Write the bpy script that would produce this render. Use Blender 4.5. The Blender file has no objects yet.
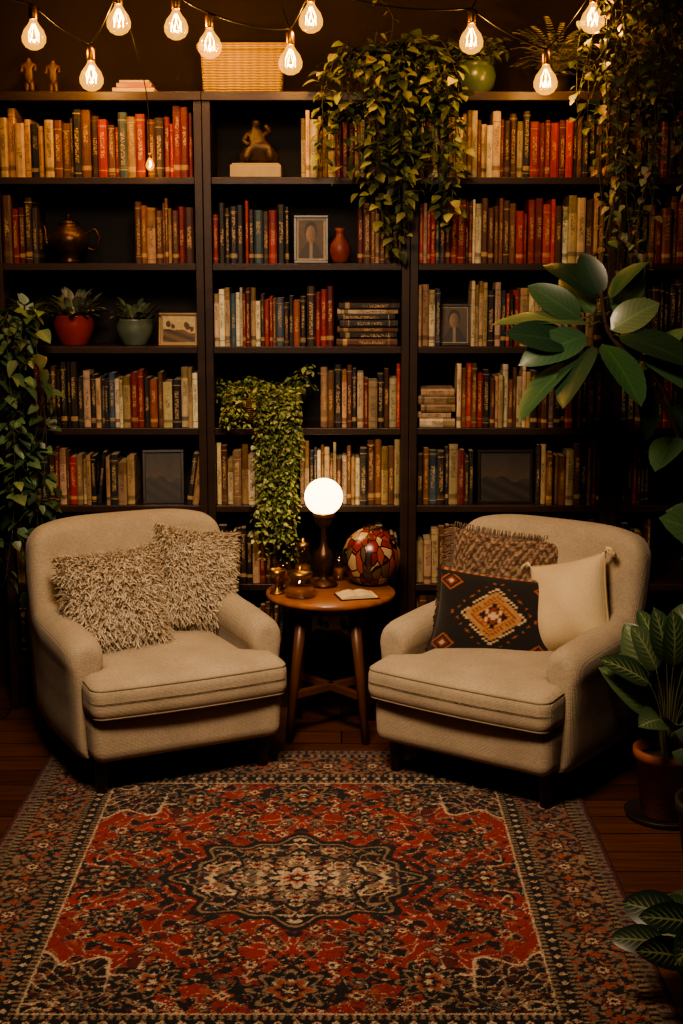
import bpy, bmesh, math, random
import numpy as np
from mathutils import Vector, Matrix, Euler
random.seed(11)
U=random.uniform
V=Vector
def C(h):
    r=[]
    for i in (0,2,4):
        c=int(h[i:i+2],16)/255
        r.append(c/12.92 if c<=.04045 else ((c+.055)/1.055)**2.4)
    return tuple(r)
def mixc(a,b,t): return tuple(a[i]*(1-t)+b[i]*t for i in range(3))
def jit(c,a=.15):
    k=1+U(-a,a); return tuple(max(0,min(1,x*k*(1+U(-a,a)*.4))) for x in c)

# ---------------------------------------------------------------- materials
def newmat(name):
    m=bpy.data.materials.new(name); m.use_nodes=True
    nt=m.node_tree; return m,nt,nt.nodes,nt.links,nt.nodes['Principled BSDF']
def mat(name,base=(.5,.5,.5),rough=.5,metal=0,attr=False,var=None,bump=None,sheen=0,coat=0,emis=None,stretch=None,leaf=False):
    m,nt,N,L,p=newmat(name)
    p.inputs['Roughness'].default_value=rough; p.inputs['Metallic'].default_value=metal
    p.inputs['Sheen Weight'].default_value=sheen; p.inputs['Coat Weight'].default_value=coat
    tc=N.new('ShaderNodeTexCoord'); vec=tc.outputs['Object']
    if stretch:
        mp=N.new('ShaderNodeMapping'); mp.inputs['Scale'].default_value=stretch; L.new(vec,mp.inputs[0]); vec=mp.outputs[0]
    if attr:
        a=N.new('ShaderNodeAttribute'); a.attribute_name='Col'; col=a.outputs['Color']
    else:
        r=N.new('ShaderNodeRGB'); r.outputs[0].default_value=(*base,1); col=r.outputs[0]
    if leaf:
        a=N.new('ShaderNodeAttribute'); a.attribute_name='uvb'
        s=N.new('ShaderNodeSeparateXYZ'); L.new(a.outputs['Vector'],s.inputs[0])
        ab=N.new('ShaderNodeMath'); ab.operation='ABSOLUTE'; L.new(s.outputs[0],ab.inputs[0])
        m1=N.new('ShaderNodeMath'); m1.operation='MULTIPLY_ADD'; L.new(ab.outputs[0],m1.inputs[0]); m1.inputs[1].default_value=-.3; L.new(s.outputs[1],m1.inputs[2])
        m2=N.new('ShaderNodeMath'); m2.operation='MULTIPLY'; L.new(m1.outputs[0],m2.inputs[0]); m2.inputs[1].default_value=55
        sn=N.new('ShaderNodeMath'); sn.operation='SINE'; L.new(m2.outputs[0],sn.inputs[0])
        mr=N.new('ShaderNodeMapRange'); L.new(sn.outputs[0],mr.inputs[0]); mr.inputs[1].default_value=.5; mr.inputs[2].default_value=1; mr.inputs[4].default_value=.3 if leaf!='var' else .5
        mr2=N.new('ShaderNodeMapRange'); L.new(ab.outputs[0],mr2.inputs[0]); mr2.inputs[1].default_value=.1; mr2.inputs[2].default_value=.03; mr2.inputs[4].default_value=.55
        mx0=N.new('ShaderNodeMath'); mx0.operation='MAXIMUM'; L.new(mr.outputs[0],mx0.inputs[0]); L.new(mr2.outputs[0],mx0.inputs[1])
        fac=mx0.outputs[0]
        if leaf=='var':
            mr3=N.new('ShaderNodeMapRange'); L.new(ab.outputs[0],mr3.inputs[0]); mr3.inputs[1].default_value=.8; mr3.inputs[2].default_value=.2
            mm=N.new('ShaderNodeMath'); mm.operation='MULTIPLY'; L.new(fac,mm.inputs[0]); L.new(mr3.outputs[0],mm.inputs[1]); fac=mm.outputs[0]
        mxx=N.new('ShaderNodeMixRGB'); L.new(fac,mxx.inputs[0]); L.new(col,mxx.inputs[1])
        if leaf=='var': mxx.inputs[2].default_value=(*C('98a272'),1)
        else:
            g=N.new('ShaderNodeMixRGB'); g.blend_type='MULTIPLY'; g.inputs[0].default_value=1; L.new(col,g.inputs[1]); g.inputs[2].default_value=(1.9,1.9,1.4,1); L.new(g.outputs[0],mxx.inputs[2])
        col=mxx.outputs[0]
    if var:
        n=N.new('ShaderNodeTexNoise'); n.inputs['Scale'].default_value=var[0]; n.inputs['Detail'].default_value=6; L.new(vec,n.inputs['Vector'])
        mr=N.new('ShaderNodeMapRange'); L.new(n.outputs[0],mr.inputs[0]); mr.inputs[1].default_value=.3; mr.inputs[2].default_value=.7
        mr.inputs[3].default_value=1-var[1]; mr.inputs[4].default_value=1+var[1]
        mx=N.new('ShaderNodeVectorMath'); mx.operation='SCALE'; L.new(col,mx.inputs[0]); L.new(mr.outputs[0],mx.inputs['Scale']); col=mx.outputs[0]
    L.new(col,p.inputs['Base Color'])
    if bump:
        n=N.new('ShaderNodeTexNoise'); n.inputs['Scale'].default_value=bump[0]; n.inputs['Detail'].default_value=4; L.new(vec,n.inputs['Vector'])
        b=N.new('ShaderNodeBump'); b.inputs['Strength'].default_value=bump[1]; b.inputs['Distance'].default_value=.003
        L.new(n.outputs[0],b.inputs['Height']); L.new(b.outputs[0],p.inputs['Normal'])
    if emis:
        p.inputs['Emission Color'].default_value=(*emis[0],1); p.inputs['Emission Strength'].default_value=emis[1]
    return m
def glassmat(name,tint,em=None,gl=.14):
    m,nt,N,L,p=newmat(name); N.remove(p); out=N['Material Output']
    t=N.new('ShaderNodeBsdfTransparent'); t.inputs[0].default_value=(*tint,1)
    g=N.new('ShaderNodeBsdfGlossy'); g.inputs['Roughness'].default_value=.05
    lw=N.new('ShaderNodeLayerWeight'); lw.inputs[0].default_value=.35
    mr=N.new('ShaderNodeMapRange'); L.new(lw.outputs['Facing'],mr.inputs[0]); mr.inputs[3].default_value=gl*.4; mr.inputs[4].default_value=gl*4
    mx=N.new('ShaderNodeMixShader'); L.new(mr.outputs[0],mx.inputs[0]); L.new(t.outputs[0],mx.inputs[1]); L.new(g.outputs[0],mx.inputs[2])
    o=mx.outputs[0]
    if em:
        e=N.new('ShaderNodeEmission'); e.inputs[0].default_value=(*em[0],1); e.inputs[1].default_value=em[1]
        a=N.new('ShaderNodeAddShader'); L.new(o,a.inputs[0]); L.new(e.outputs[0],a.inputs[1]); o=a.outputs[0]
    L.new(o,out.inputs[0]); return m

def fabric(name,base,scale=420,rough=.95,attr=False,v=.18):
    m,nt,N,L,p=newmat(name); p.inputs['Roughness'].default_value=rough; p.inputs['Sheen Weight'].default_value=.15
    tc=N.new('ShaderNodeTexCoord')
    def wave(d):
        w=N.new('ShaderNodeTexWave'); w.bands_direction=d; w.inputs['Scale'].default_value=scale/6.28; w.inputs['Distortion'].default_value=1.2; w.inputs['Detail Scale'].default_value=3
        L.new(tc.outputs['Object'],w.inputs[0]); return w
    w1=wave('X'); w2=wave('Z')
    ad=N.new('ShaderNodeMath'); L.new(w1.outputs['Fac'],ad.inputs[0]); L.new(w2.outputs['Fac'],ad.inputs[1])
    n=N.new('ShaderNodeTexNoise'); n.inputs['Scale'].default_value=120; n.inputs['Detail'].default_value=5; L.new(tc.outputs['Object'],n.inputs[0])
    n2=N.new('ShaderNodeTexNoise'); n2.inputs['Scale'].default_value=7; n2.inputs['Detail'].default_value=4; L.new(tc.outputs['Object'],n2.inputs[0])
    s=N.new('ShaderNodeMath'); L.new(n.outputs[0],s.inputs[0]); L.new(n2.outputs[0],s.inputs[1])
    mr=N.new('ShaderNodeMapRange'); L.new(s.outputs[0],mr.inputs[0]); mr.inputs[1].default_value=.7; mr.inputs[2].default_value=1.3; mr.inputs[3].default_value=1-v; mr.inputs[4].default_value=1+v
    sc=N.new('ShaderNodeVectorMath'); sc.operation='SCALE'
    if attr:
        a=N.new('ShaderNodeAttribute'); a.attribute_name='Col'; L.new(a.outputs['Color'],sc.inputs[0])
    else: sc.inputs[0].default_value=base
    L.new(mr.outputs[0],sc.inputs['Scale']); L.new(sc.outputs[0],p.inputs['Base Color'])
    b=N.new('ShaderNodeBump'); b.inputs['Strength'].default_value=.35; b.inputs['Distance'].default_value=.002
    a2=N.new('ShaderNodeMath'); L.new(ad.outputs[0],a2.inputs[0]); L.new(n.outputs[0],a2.inputs[1]); L.new(a2.outputs[0],b.inputs['Height']); L.new(b.outputs[0],p.inputs['Normal'])
    return m

def bookmat():
    m,nt,N,L,p=newmat('book_covers'); p.inputs['Roughness'].default_value=.5
    a=N.new('ShaderNodeAttribute'); a.attribute_name='Col'
    uv=N.new('ShaderNodeAttribute'); uv.attribute_name='uvb'
    s=N.new('ShaderNodeSeparateXYZ'); L.new(uv.outputs['Vector'],s.inputs[0])
    def M(op,a,b=None,c=None):
        n=N.new('ShaderNodeMath'); n.operation=op
        for i,x in enumerate((a,b,c)):
            if x is None: continue
            if isinstance(x,(int,float)): n.inputs[i].default_value=x
            else: L.new(x,n.inputs[i])
        return n.outputs[0]
    u,v,sd=s.outputs[0],s.outputs[1],s.outputs[2]
    wn=N.new('ShaderNodeTexWhiteNoise'); wn.noise_dimensions='1D'; L.new(sd,wn.inputs['W'])
    sw=N.new('ShaderNodeSeparateColor'); L.new(wn.outputs['Color'],sw.inputs[0]); r1,r2,r3=sw.outputs[0],sw.outputs[1],sw.outputs[2]
    cb=N.new('ShaderNodeCombineXYZ'); L.new(M('MULTIPLY',u,3.2),cb.inputs[0]); L.new(M('MULTIPLY',v,38),cb.inputs[1]); L.new(M('MULTIPLY',sd,91.7),cb.inputs[2])
    n=N.new('ShaderNodeTexNoise'); n.inputs['Scale'].default_value=1.3; n.inputs['Detail'].default_value=2; L.new(cb.outputs[0],n.inputs[0])
    txt=M('GREATER_THAN',n.outputs[0],.5)
    inu=M('LESS_THAN',M('ABSOLUTE',M('SUBTRACT',u,.5)),.24)
    vc=M('MULTIPLY_ADD',r1,.25,.42); hl=M('MULTIPLY_ADD',r2,.18,.12)
    inv=M('LESS_THAN',M('ABSOLUTE',M('SUBTRACT',v,vc)),hl)
    t=M('MULTIPLY',M('MULTIPLY',txt,inu),inv)
    bd=M('LESS_THAN',M('ABSOLUTE',M('SUBTRACT',M('ABSOLUTE',M('SUBTRACT',v,.5)),M('MULTIPLY_ADD',r3,.1,.34))),.008)
    bd=M('MULTIPLY',bd,M('GREATER_THAN',r2,.45))
    lb=M('MULTIPLY',M('LESS_THAN',M('ABSOLUTE',M('SUBTRACT',v,.14)),.035),M('GREATER_THAN',r1,.55))
    us=M('GREATER_THAN',u,.001)
    fac=M('MULTIPLY',M('MULTIPLY',M('MAXIMUM',M('MAXIMUM',t,bd),lb),us),.7)
    bw=N.new('ShaderNodeRGBToBW'); L.new(a.outputs['Color'],bw.inputs[0])
    isl=M('GREATER_THAN',bw.outputs[0],.17)
    mx=N.new('ShaderNodeMixRGB'); L.new(isl,mx.inputs[0]); mx.inputs[1].default_value=(*C('bd9c6c'),1); mx.inputs[2].default_value=(*C('3a2418'),1)
    blk=M('MULTIPLY',M('GREATER_THAN',v,M('MULTIPLY_ADD',r1,.3,.55)),M('MULTIPLY',M('GREATER_THAN',r3,.72),us))
    hs=N.new('ShaderNodeHueSaturation'); hs.inputs['Value'].default_value=.45; hs.inputs['Saturation'].default_value=1.3; L.new(a.outputs['Color'],hs.inputs['Color'])
    mb_=N.new('ShaderNodeMixRGB'); L.new(blk,mb_.inputs[0]); L.new(a.outputs['Color'],mb_.inputs[1]); L.new(hs.outputs[0],mb_.inputs[2])
    m2=N.new('ShaderNodeMixRGB'); L.new(fac,m2.inputs[0]); L.new(mb_.outputs[0],m2.inputs[1]); L.new(mx.outputs[0],m2.inputs[2])
    nn=N.new('ShaderNodeTexNoise'); nn.inputs['Scale'].default_value=40; nn.inputs['Detail'].default_value=5
    tc=N.new('ShaderNodeTexCoord'); L.new(tc.outputs['Object'],nn.inputs[0])
    mr=N.new('ShaderNodeMapRange'); L.new(nn.outputs[0],mr.inputs[0]); mr.inputs[1].default_value=.3; mr.inputs[2].default_value=.7; mr.inputs[3].default_value=.75; mr.inputs[4].default_value=1.15
    sc=N.new('ShaderNodeVectorMath'); sc.operation='SCALE'; L.new(m2.outputs[0],sc.inputs[0]); L.new(mr.outputs[0],sc.inputs['Scale'])
    L.new(sc.outputs[0],p.inputs['Base Color']); return m

def woodfloor():
    m,nt,N,L,p=newmat('floor_wood'); p.inputs['Roughness'].default_value=.38
    tc=N.new('ShaderNodeTexCoord')
    br=N.new('ShaderNodeTexBrick'); br.inputs['Scale'].default_value=1; br.inputs['Brick Width'].default_value=1.3; br.inputs['Row Height'].default_value=.14
    br.inputs['Mortar Size'].default_value=.003; br.inputs['Color1'].default_value=(*C('402415'),1); br.inputs['Color2'].default_value=(*C('5c3721'),1); br.inputs['Mortar'].default_value=(*C('120a06'),1)
    br.inputs['Bias'].default_value=-.1
    L.new(tc.outputs['Object'],br.inputs[0])
    mp=N.new('ShaderNodeMapping'); mp.inputs['Scale'].default_value=(2,40,1); L.new(tc.outputs['Object'],mp.inputs[0])
    n=N.new('ShaderNodeTexNoise'); n.inputs['Scale'].default_value=2; n.inputs['Detail'].default_value=8; L.new(mp.outputs[0],n.inputs[0])
    mr=N.new('ShaderNodeMapRange'); L.new(n.outputs[0],mr.inputs[0]); mr.inputs[1].default_value=.3; mr.inputs[2].default_value=.7; mr.inputs[3].default_value=.6; mr.inputs[4].default_value=1.3
    sc=N.new('ShaderNodeVectorMath'); sc.operation='SCALE'; L.new(br.outputs[0],sc.inputs[0]); L.new(mr.outputs[0],sc.inputs['Scale']); L.new(sc.outputs[0],p.inputs['Base Color'])
    return m
def stained():
    m,nt,N,L,p=newmat('painted_mosaic'); p.inputs['Roughness'].default_value=.25
    tc=N.new('ShaderNodeTexCoord')
    mp=N.new('ShaderNodeMapping'); mp.inputs['Scale'].default_value=(1,1,.5); mp.inputs['Rotation'].default_value=(.3,.9,.2); L.new(tc.outputs['Object'],mp.inputs[0])
    v1=N.new('ShaderNodeTexVoronoi'); v1.inputs['Scale'].default_value=34; L.new(mp.outputs[0],v1.inputs[0])
    v2=N.new('ShaderNodeTexVoronoi'); v2.feature='DISTANCE_TO_EDGE'; v2.inputs['Scale'].default_value=34; L.new(mp.outputs[0],v2.inputs[0])
    s=N.new('ShaderNodeSeparateColor'); L.new(v1.outputs['Color'],s.inputs[0])
    r=N.new('ShaderNodeValToRGB'); r.color_ramp.interpolation='CONSTANT'
    cs=['7c241a','9a7c5a','3a2c26','8f3b1c','6c1c14','a8906c','5a4434']
    e=r.color_ramp.elements; e[0].color=(*C(cs[0]),1); e[1].position=1/7; e[1].color=(*C(cs[1]),1)
    for i in range(2,7):
        x=e.new(i/7); x.color=(*C(cs[i]),1)
    L.new(s.outputs[0],r.inputs[0])
    g=N.new('ShaderNodeMath'); g.operation='LESS_THAN'; L.new(v2.outputs['Distance'],g.inputs[0]); g.inputs[1].default_value=.05
    mx=N.new('ShaderNodeMixRGB'); L.new(g.outputs[0],mx.inputs[0]); L.new(r.outputs[0],mx.inputs[1]); mx.inputs[2].default_value=(*C('15100c'),1)
    L.new(mx.outputs[0],p.inputs['Base Color']); return m
def wicker(name,c1,c2,scale=130):
    m,nt,N,L,p=newmat(name); p.inputs['Roughness'].default_value=.7
    tc=N.new('ShaderNodeTexCoord')
    def wv(d,sc):
        w=N.new('ShaderNodeTexWave'); w.bands_direction=d; w.inputs['Scale'].default_value=sc; w.inputs['Distortion'].default_value=1.2; L.new(tc.outputs['Object'],w.inputs[0]); return w.outputs['Fac']
    a=wv('Z',scale/6.28*1.6); b=wv('X',scale/6.28*.5)
    mu=N.new('ShaderNodeMath'); mu.operation='MULTIPLY_ADD'; L.new(b,mu.inputs[0]); mu.inputs[1].default_value=.25; L.new(a,mu.inputs[2])
    mr=N.new('ShaderNodeMapRange'); L.new(mu.outputs[0],mr.inputs[0]); mr.inputs[2].default_value=1.1
    mx=N.new('ShaderNodeMixRGB'); L.new(mr.outputs[0],mx.inputs[0]); mx.inputs[1].default_value=(*C(c1),1); mx.inputs[2].default_value=(*C(c2),1)
    L.new(mx.outputs[0],p.inputs['Base Color'])
    bp=N.new('ShaderNodeBump'); bp.inputs['Strength'].default_value=.8; bp.inputs['Distance'].default_value=.004; L.new(mu.outputs[0],bp.inputs['Height']); L.new(bp.outputs[0],p.inputs['Normal'])
    return m

M_shelf=mat('dark_stained_wood',C('2c1b12'),.42,var=(3,.3),bump=(60,.2),stretch=(1,1,6))
M_shelfback=mat('bookcase_back_board',C('160e09'),.75,var=(4,.2))
M_wall=mat('wall_paint',C('2a1d15'),.9,var=(2,.12),bump=(150,.2))
M_ceil=mat('ceiling_paint',C('4a3a2c'),.9)
M_floor=woodfloor()
M_book=bookmat()
M_linen=fabric('linen_upholstery',C('a0917a'))
M_pipe=fabric('linen_piping',C('8b7d66'))
M_leg=mat('dark_leg_wood',C('1c0f0a'),.35)
M_twood=mat('walnut_wood',C('8f5a36'),.32,var=(5,.3),stretch=(1,12,1),coat=.3)
M_tleg=mat('walnut_leg',C('5a3722'),.4,var=(8,.25))
M_leaf=mat('leaf_green',attr=True,rough=.45,leaf=True)
M_leafg=mat('leaf_glossy',attr=True,rough=.33,leaf=True,coat=.06)
M_leafv=mat('leaf_variegated',attr=True,rough=.38,leaf='var')
M_stem=mat('plant_stem',C('44452a'),.7)
M_bark=mat('plant_bark',C('3c2a1c'),.85,bump=(60,.6))
M_soil=mat('potting_soil',C('1d130c'),1,bump=(120,1))
M_terra=mat('terracotta',C('7c452e'),.75,var=(14,.18),bump=(90,.3))
M_redpot=mat('red_glaze',C('8a2c20'),.35,var=(10,.2))
M_greypot=mat('grey_green_glaze',C('5a6456'),.35,var=(14,.3))
M_greenpot=mat('celadon_glaze',C('4c5e4a'),.3,var=(12,.2))
M_darkpot=mat('charcoal_ceramic',C('241d18'),.5,var=(9,.2))
M_brass=mat('aged_brass',C('a07a3c'),.35,metal=1,var=(30,.2))
M_bronze=mat('dark_bronze',C('4c3522'),.38,metal=.7,var=(25,.3),bump=(60,.4))
M_black=mat('black_rubber',C('0c0a09'),.5)
M_fluff=mat('shaggy_wool',attr=True,rough=.95,sheen=.1)
M_cream=fabric('cream_cotton',C('c9b48f'),scale=600,v=.08)
M_kilim=fabric('kilim_wool',(1,1,1),scale=500,attr=True,v=.2)
M_wick=wicker('pale_wicker','6a5428','aa8c4c')
M_wickd=wicker('brown_wicker','3b2413','8a6238',150)
M_stone=mat('plaster_block',C('a8987a'),.7,var=(20,.12))
M_statue=mat('carved_wood',C('4a3020'),.5,var=(30,.35),bump=(90,.5))
M_statued=mat('patinated_bronze',C('3e2e20'),.45,metal=.2,var=(40,.4),bump=(70,.8))
M_redfig=mat('vermilion_clay',C('7c3420'),.5,var=(20,.3))
M_glass=glassmat('clear_glass',(.93,.9,.82))
M_amber=mat('amber_wax',C('9c5f28'),.4)
M_bulb=glassmat('amber_bulb_glass',(1,.86,.52),em=((1,.46,.06),.75),gl=.06)
M_fil=mat('filament',(1,.5,.15),emis=((1,.60,.12),22))
M_globe=mat('opal_globe',(1,.9,.75),emis=((1,.68,.32),9))
M_mosaic=stained()
M_frame=mat('black_frame',C('19110c'),.35)
M_framel=mat('oak_frame',C('9c7a4c'),.45,var=(20,.2))
M_pic=mat('printed_picture',attr=True,rough=.55,var=(60,.15))
M_paper=mat('paper',C('cbb68c'),.85)

# ---------------------------------------------------------------- mesh tools
class MB:
    def __init__(s): s.v=[];s.f=[];s.m=[];s.c=[];s.u=[]
    def add(s,vs,fs,mat=0,col=(1,1,1),M=None,uv=None):
        o=len(s.v)
        for p in vs:
            s.v.append(tuple(M@V(p)) if M is not None else tuple(p))
        if isinstance(col,list): s.c+=col
        else: s.c+=[col]*len(vs)
        s.u+=uv if uv is not None else [(0,0,0)]*len(vs)
        for f in fs: s.f.append(tuple(i+o for i in f)); s.m.append(mat)
    def box(s,x0,x1,y0,y1,z0,z1,mat=0,col=(1,1,1),M=None):
        vs=[(x,y,z) for z in (z0,z1) for y in (y0,y1) for x in (x0,x1)]
        s.add(vs,[(0,2,3,1),(4,5,7,6),(0,1,5,4),(2,6,7,3),(0,4,6,2),(1,3,7,5)],mat,col,M)
    def obj(s,name,mats,parent=None,smooth=True,bevel=0,M=None):
        me=bpy.data.meshes.new(name); me.from_pydata(s.v,[],s.f)
        for m in (mats if isinstance(mats,(list,tuple)) else [mats]): me.materials.append(m)
        me.polygons.foreach_set('material_index',s.m)
        me.polygons.foreach_set('use_smooth',[smooth]*len(s.f))
        a=me.attributes.new('Col','FLOAT_COLOR','POINT'); a.data.foreach_set('color',np.array([(*c,1) for c in s.c],dtype=np.float32).ravel())
        a=me.attributes.new('uvb','FLOAT_VECTOR','POINT'); a.data.foreach_set('vector',np.array(s.u,dtype=np.float32).ravel())
        me.update()
        o=bpy.data.objects.new(name,me); bpy.context.collection.objects.link(o)
        if parent: o.parent=parent
        if M is not None: o.matrix_basis=M
        if bevel:
            b=o.modifiers.new('bevel','BEVEL'); b.width=bevel; b.segments=2; b.limit_method='ANGLE'
        return o
def root(name,loc=(0,0,0),rz=0,M=None):
    e=bpy.data.objects.new(name,None); bpy.context.collection.objects.link(e); e.empty_display_size=.1
    if M is not None: e.matrix_basis=M
    else: e.location=loc; e.rotation_euler=(0,0,rz)
    return e
_topo={}
def rbox(sx,sy,sz,r,n=12,k=3,deform=None):
    if n not in _topo:
        bm=bmesh.new(); bmesh.ops.create_cube(bm,size=1)
        bmesh.ops.subdivide_edges(bm,edges=bm.edges[:],cuts=n-1,use_grid_fill=True)
        bm.verts.ensure_lookup_table()
        _topo[n]=([tuple(int(round((c+.5)*n)) for c in v.co) for v in bm.verts],[tuple(v.index for v in f.verts) for f in bm.faces]); bm.free()
    idx,fs=_topo[n]
    def coords(s):
        h=s/2; c=[-h+r*i/k for i in range(k)]
        m=n-2*k; c+=[-h+r+(s-2*r)*i/m for i in range(m+1)]
        c+=[h-r+r*(i+1)/k for i in range(k)]; return c
    X,Y,Z=coords(sx),coords(sy),coords(sz); out=[]
    for i,j,l in idx:
        p=V((X[i],Y[j],Z[l])); q=V(tuple(max(-s/2+r,min(s/2-r,c)) for c,s in zip(p,(sx,sy,sz))))
        d=p-q
        if d.length>1e-9: p=q+d.normalized()*r
        out.append(deform(p) if deform else p)
    return out,fs
def lathe(prof,seg=32,cx=0,cy=0,z0=0):
    vs=[];fs=[]
    for r,z in prof:
        for i in range(seg):
            a=2*math.pi*i/seg; vs.append((cx+r*math.cos(a),cy+r*math.sin(a),z0+z))
    for j in range(len(prof)-1):
        for i in range(seg):
            k=(i+1)%seg; fs.append((j*seg+i,j*seg+k,(j+1)*seg+k,(j+1)*seg+i))
    if prof[0][0]>1e-4: fs.append(tuple(reversed(range(seg))))
    if prof[-1][0]>1e-4: fs.append(tuple(range((len(prof)-1)*seg,len(prof)*seg)))
    return vs,fs
def loft(rings,cap=True):
    n=len(rings[0]); vs=[p for r in rings for p in r]; fs=[]
    for j in range(len(rings)-1):
        for i in range(n):
            k=(i+1)%n; fs.append((j*n+i,j*n+k,(j+1)*n+k,(j+1)*n+i))
    if cap: fs.append(tuple(reversed(range(n)))); fs.append(tuple(range((len(rings)-1)*n,len(rings)*n)))
    return vs,fs
def tube(pts,r,seg=6,closed=False):
    pts=[V(p) for p in pts]; n=len(pts); rings=[]; ref=V((0,0,1))
    for i,p in enumerate(pts):
        a=pts[(i-1)%n] if (i>0 or closed) else p; b=pts[(i+1)%n] if (i<n-1 or closed) else p
        t=(b-a); t=t.normalized() if t.length>1e-9 else V((0,0,1))
        up=ref if abs(t.dot(ref))<.95 else V((0,1,0)) 
        s=t.cross(up).normalized(); w=s.cross(t)
        rr=r(i/(n-1)) if callable(r) else r
        rings.append([p+s*rr*math.cos(2*math.pi*k/seg)+w*rr*math.sin(2*math.pi*k/seg) for k in range(seg)])
    if closed: rings.append(rings[0])
    return loft(rings,not closed)
def catmull(P,m=6,closed=True):
    P=[V(p) for p in P]; n=len(P); out=[]
    for i in range(n if closed else n-1):
        g=lambda k:P[k%n] if closed else P[max(0,min(n-1,k))]
        a,b,c,d=g(i-1),g(i),g(i+1),g(i+2)
        for j in range(m):
            t=j/m; out.append(.5*((2*b)+(c-a)*t+(2*a-5*b+4*c-d)*t*t+(-a+3*b-3*c+d)*t**3))
    if not closed: out.append(P[-1])
    return out
def simple(name,vf,m,parent=None,smooth=True,bevel=0,M=None):
    mb=MB(); mb.add(vf[0],vf[1]); return mb.obj(name,m,parent,smooth,bevel,M)
def ss(a,b,x):
    t=max(0,min(1,(x-a)/(b-a))); return t*t*(3-2*t)

# ---------------------------------------------------------------- room
def room():
    X0,X1,Y0,Y1,Z1=-2.3,2.3,-6.6,.32,3.0
    def pl(name,b,m):
        mb=MB(); mb.box(*b); mb.obj(name,m,smooth=False)
    pl('floor',(X0,X1,Y0,Y1,-.05,0),M_floor); pl('ceiling',(X0,X1,Y0,Y1,Z1,Z1+.05),M_ceil)
    pl('wall_back',(X0-.1,X1+.1,Y1,Y1+.1,-.05,Z1+.05),M_wall); pl('wall_front',(X0-.1,X1+.1,Y0-.1,Y0,-.05,Z1+.05),M_wall)
    pl('wall_left',(X0-.1,X0,Y0,Y1,-.05,Z1+.05),M_wall); pl('wall_right',(X1,X1+.1,Y0,Y1,-.05,Z1+.05),M_wall)
    pl('baseboard_left',(X0,X0+.015,Y0,Y1,0,.1),M_shelf); pl('baseboard_right',(X1-.015,X1,Y0,Y1,0,.1),M_shelf)
room()

# ---------------------------------------------------------------- bookcase
PX=[-1.285,-.514,.257,1.028,1.80]
LV=[2.045,1.73,1.42,1.11,.81,.50,.20]
mb=MB()
for i,x in enumerate(PX):
    if i in(0,4): mb.box(x-.016,x+.016,0,.295,0,2.318)
    else:
        mb.box(x-.031,x-.001,0,.295,0,2.318); mb.box(x+.001,x+.031,0,.295,0,2.318)
for i in range(4):
    a,b=PX[i]+(.016 if i==0 else .031),PX[i+1]-(.016 if i==3 else .031)
    for z in LV: mb.box(a,b,.006,.285,z-.026,z)
    mb.box(a,b,.02,.04,0,.174)
    mb.box(PX[i]-(.02 if i==0 else .0),PX[i+1]-.001+(.021 if i==3 else 0),-.012,.3,2.318,2.35)
mb.box(PX[0],PX[4],.285,.3,0,2.318,mat=1)
mb.obj('bookcase',[M_shelf,M_shelfback],smooth=False,bevel=.002)

# ---------------------------------------------------------------- books
CR=['c9b694','b29a7a','d4c4a4','a08460','bfa884','ad9270','8a7050']
DK=['1e1a18','2b211c','1e2026','352318','181414','28262a']
RD=['741a1a','8c221c','5e1818','932c22','6a1c1a','80261c']
BR=['543620','66402a','44291c','744c2c','5c3826']
OR=['90462a','985430','80382a']
BL=['2a3844','344854','222a36','3e4e5a']
GN=['3a4434','2c362a']
def pal(**k):
    out=[]
    for n,w in k.items(): out+=[(x) for x in globals()[n]]*w
    return out
BK=MB()
def book(x,y,z,w,h,d,col,M=None,cap=True):
    sd=U(.01,1); T=Matrix.Translation((x,y,z)) if M is None else M
    o=min(.005,w*.2)
    cs=[(-w/2,d),(-w/2,o),(-w/4,o*.25),(w/4,o*.25),(w/2,o),(w/2,d)]
    us=[0,.02,.25,.75,.98,0]
    vs=[(a,b,0) for a,b in cs]+[(a,b,h) for a,b in cs]
    uv=[(u,.001,sd) for u in us]+[(u,1,sd) for u in us]
    fs=[(i,i+1,i+7,i+6) for i in range(5)]
    BK.add(vs,fs,0,col,T,uv)
    pg=jit(C('b0a080'),.12); i=.0018
    for zz,s in ((h-.003,1),(.003,-1)):
        q=[(-w/2+i,d,zz),(-w/2+i,o,zz),(w/2-i,o,zz),(w/2-i,d,zz)]
        BK.add(q,[(0,1,2,3)],0,pg,T)
    e=[(-w/2,d-.006,0),(w/2,d-.006,0),(w/2,d-.006,h-.002),(-w/2,d-.006,h-.002)]
    BK.add(e,[(0,1,2,3)],0,pg,T)
def row(x0,x1,z,p,h0=.19,h1=.26,w0=.012,w1=.034,lean=False,yj=.035):
    x=x0; run=0
    while x<x1-.008:
        if run<=0: run=random.choice((1,1,1,2,2,3)); rc=random.choice(p); rh=U(h0,h1); rw=U(w0,w1)
        w=max(w0,rw*U(.85,1.1)) if run>1 else U(w0,w1)
        if x+w>x1: w=x1-x
        if w<.009: break
        q=U(0,1); cc=rc if q<.38 else (random.choice(DK+BR+RD+RD+BL[:2]) if q<.58 else random.choice(p))
        c=jit(C(cc),.28); h=min(h1,max(h0*.86,rh*U(.86,1.1))); run-=1
        d=U(.13,.19)
        if lean and U(0,1)<.08 and x+w+.05<x1:
            a=math.radians(U(5,9))
            T=Matrix.Translation((x,U(.02,.04),z+.001+w*math.sin(a)))@Matrix.Rotation(a,4,'Y')@Matrix.Translation((w/2,0,0))
            book(0,0,0,w,h,d,c,M=T); x+=w*math.cos(a)+h*math.sin(a)+.002; continue
        book(x+w/2,.010+U(0,yj),z+.0005,w-.0008,h,d,c); x+=w+.0004
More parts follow.
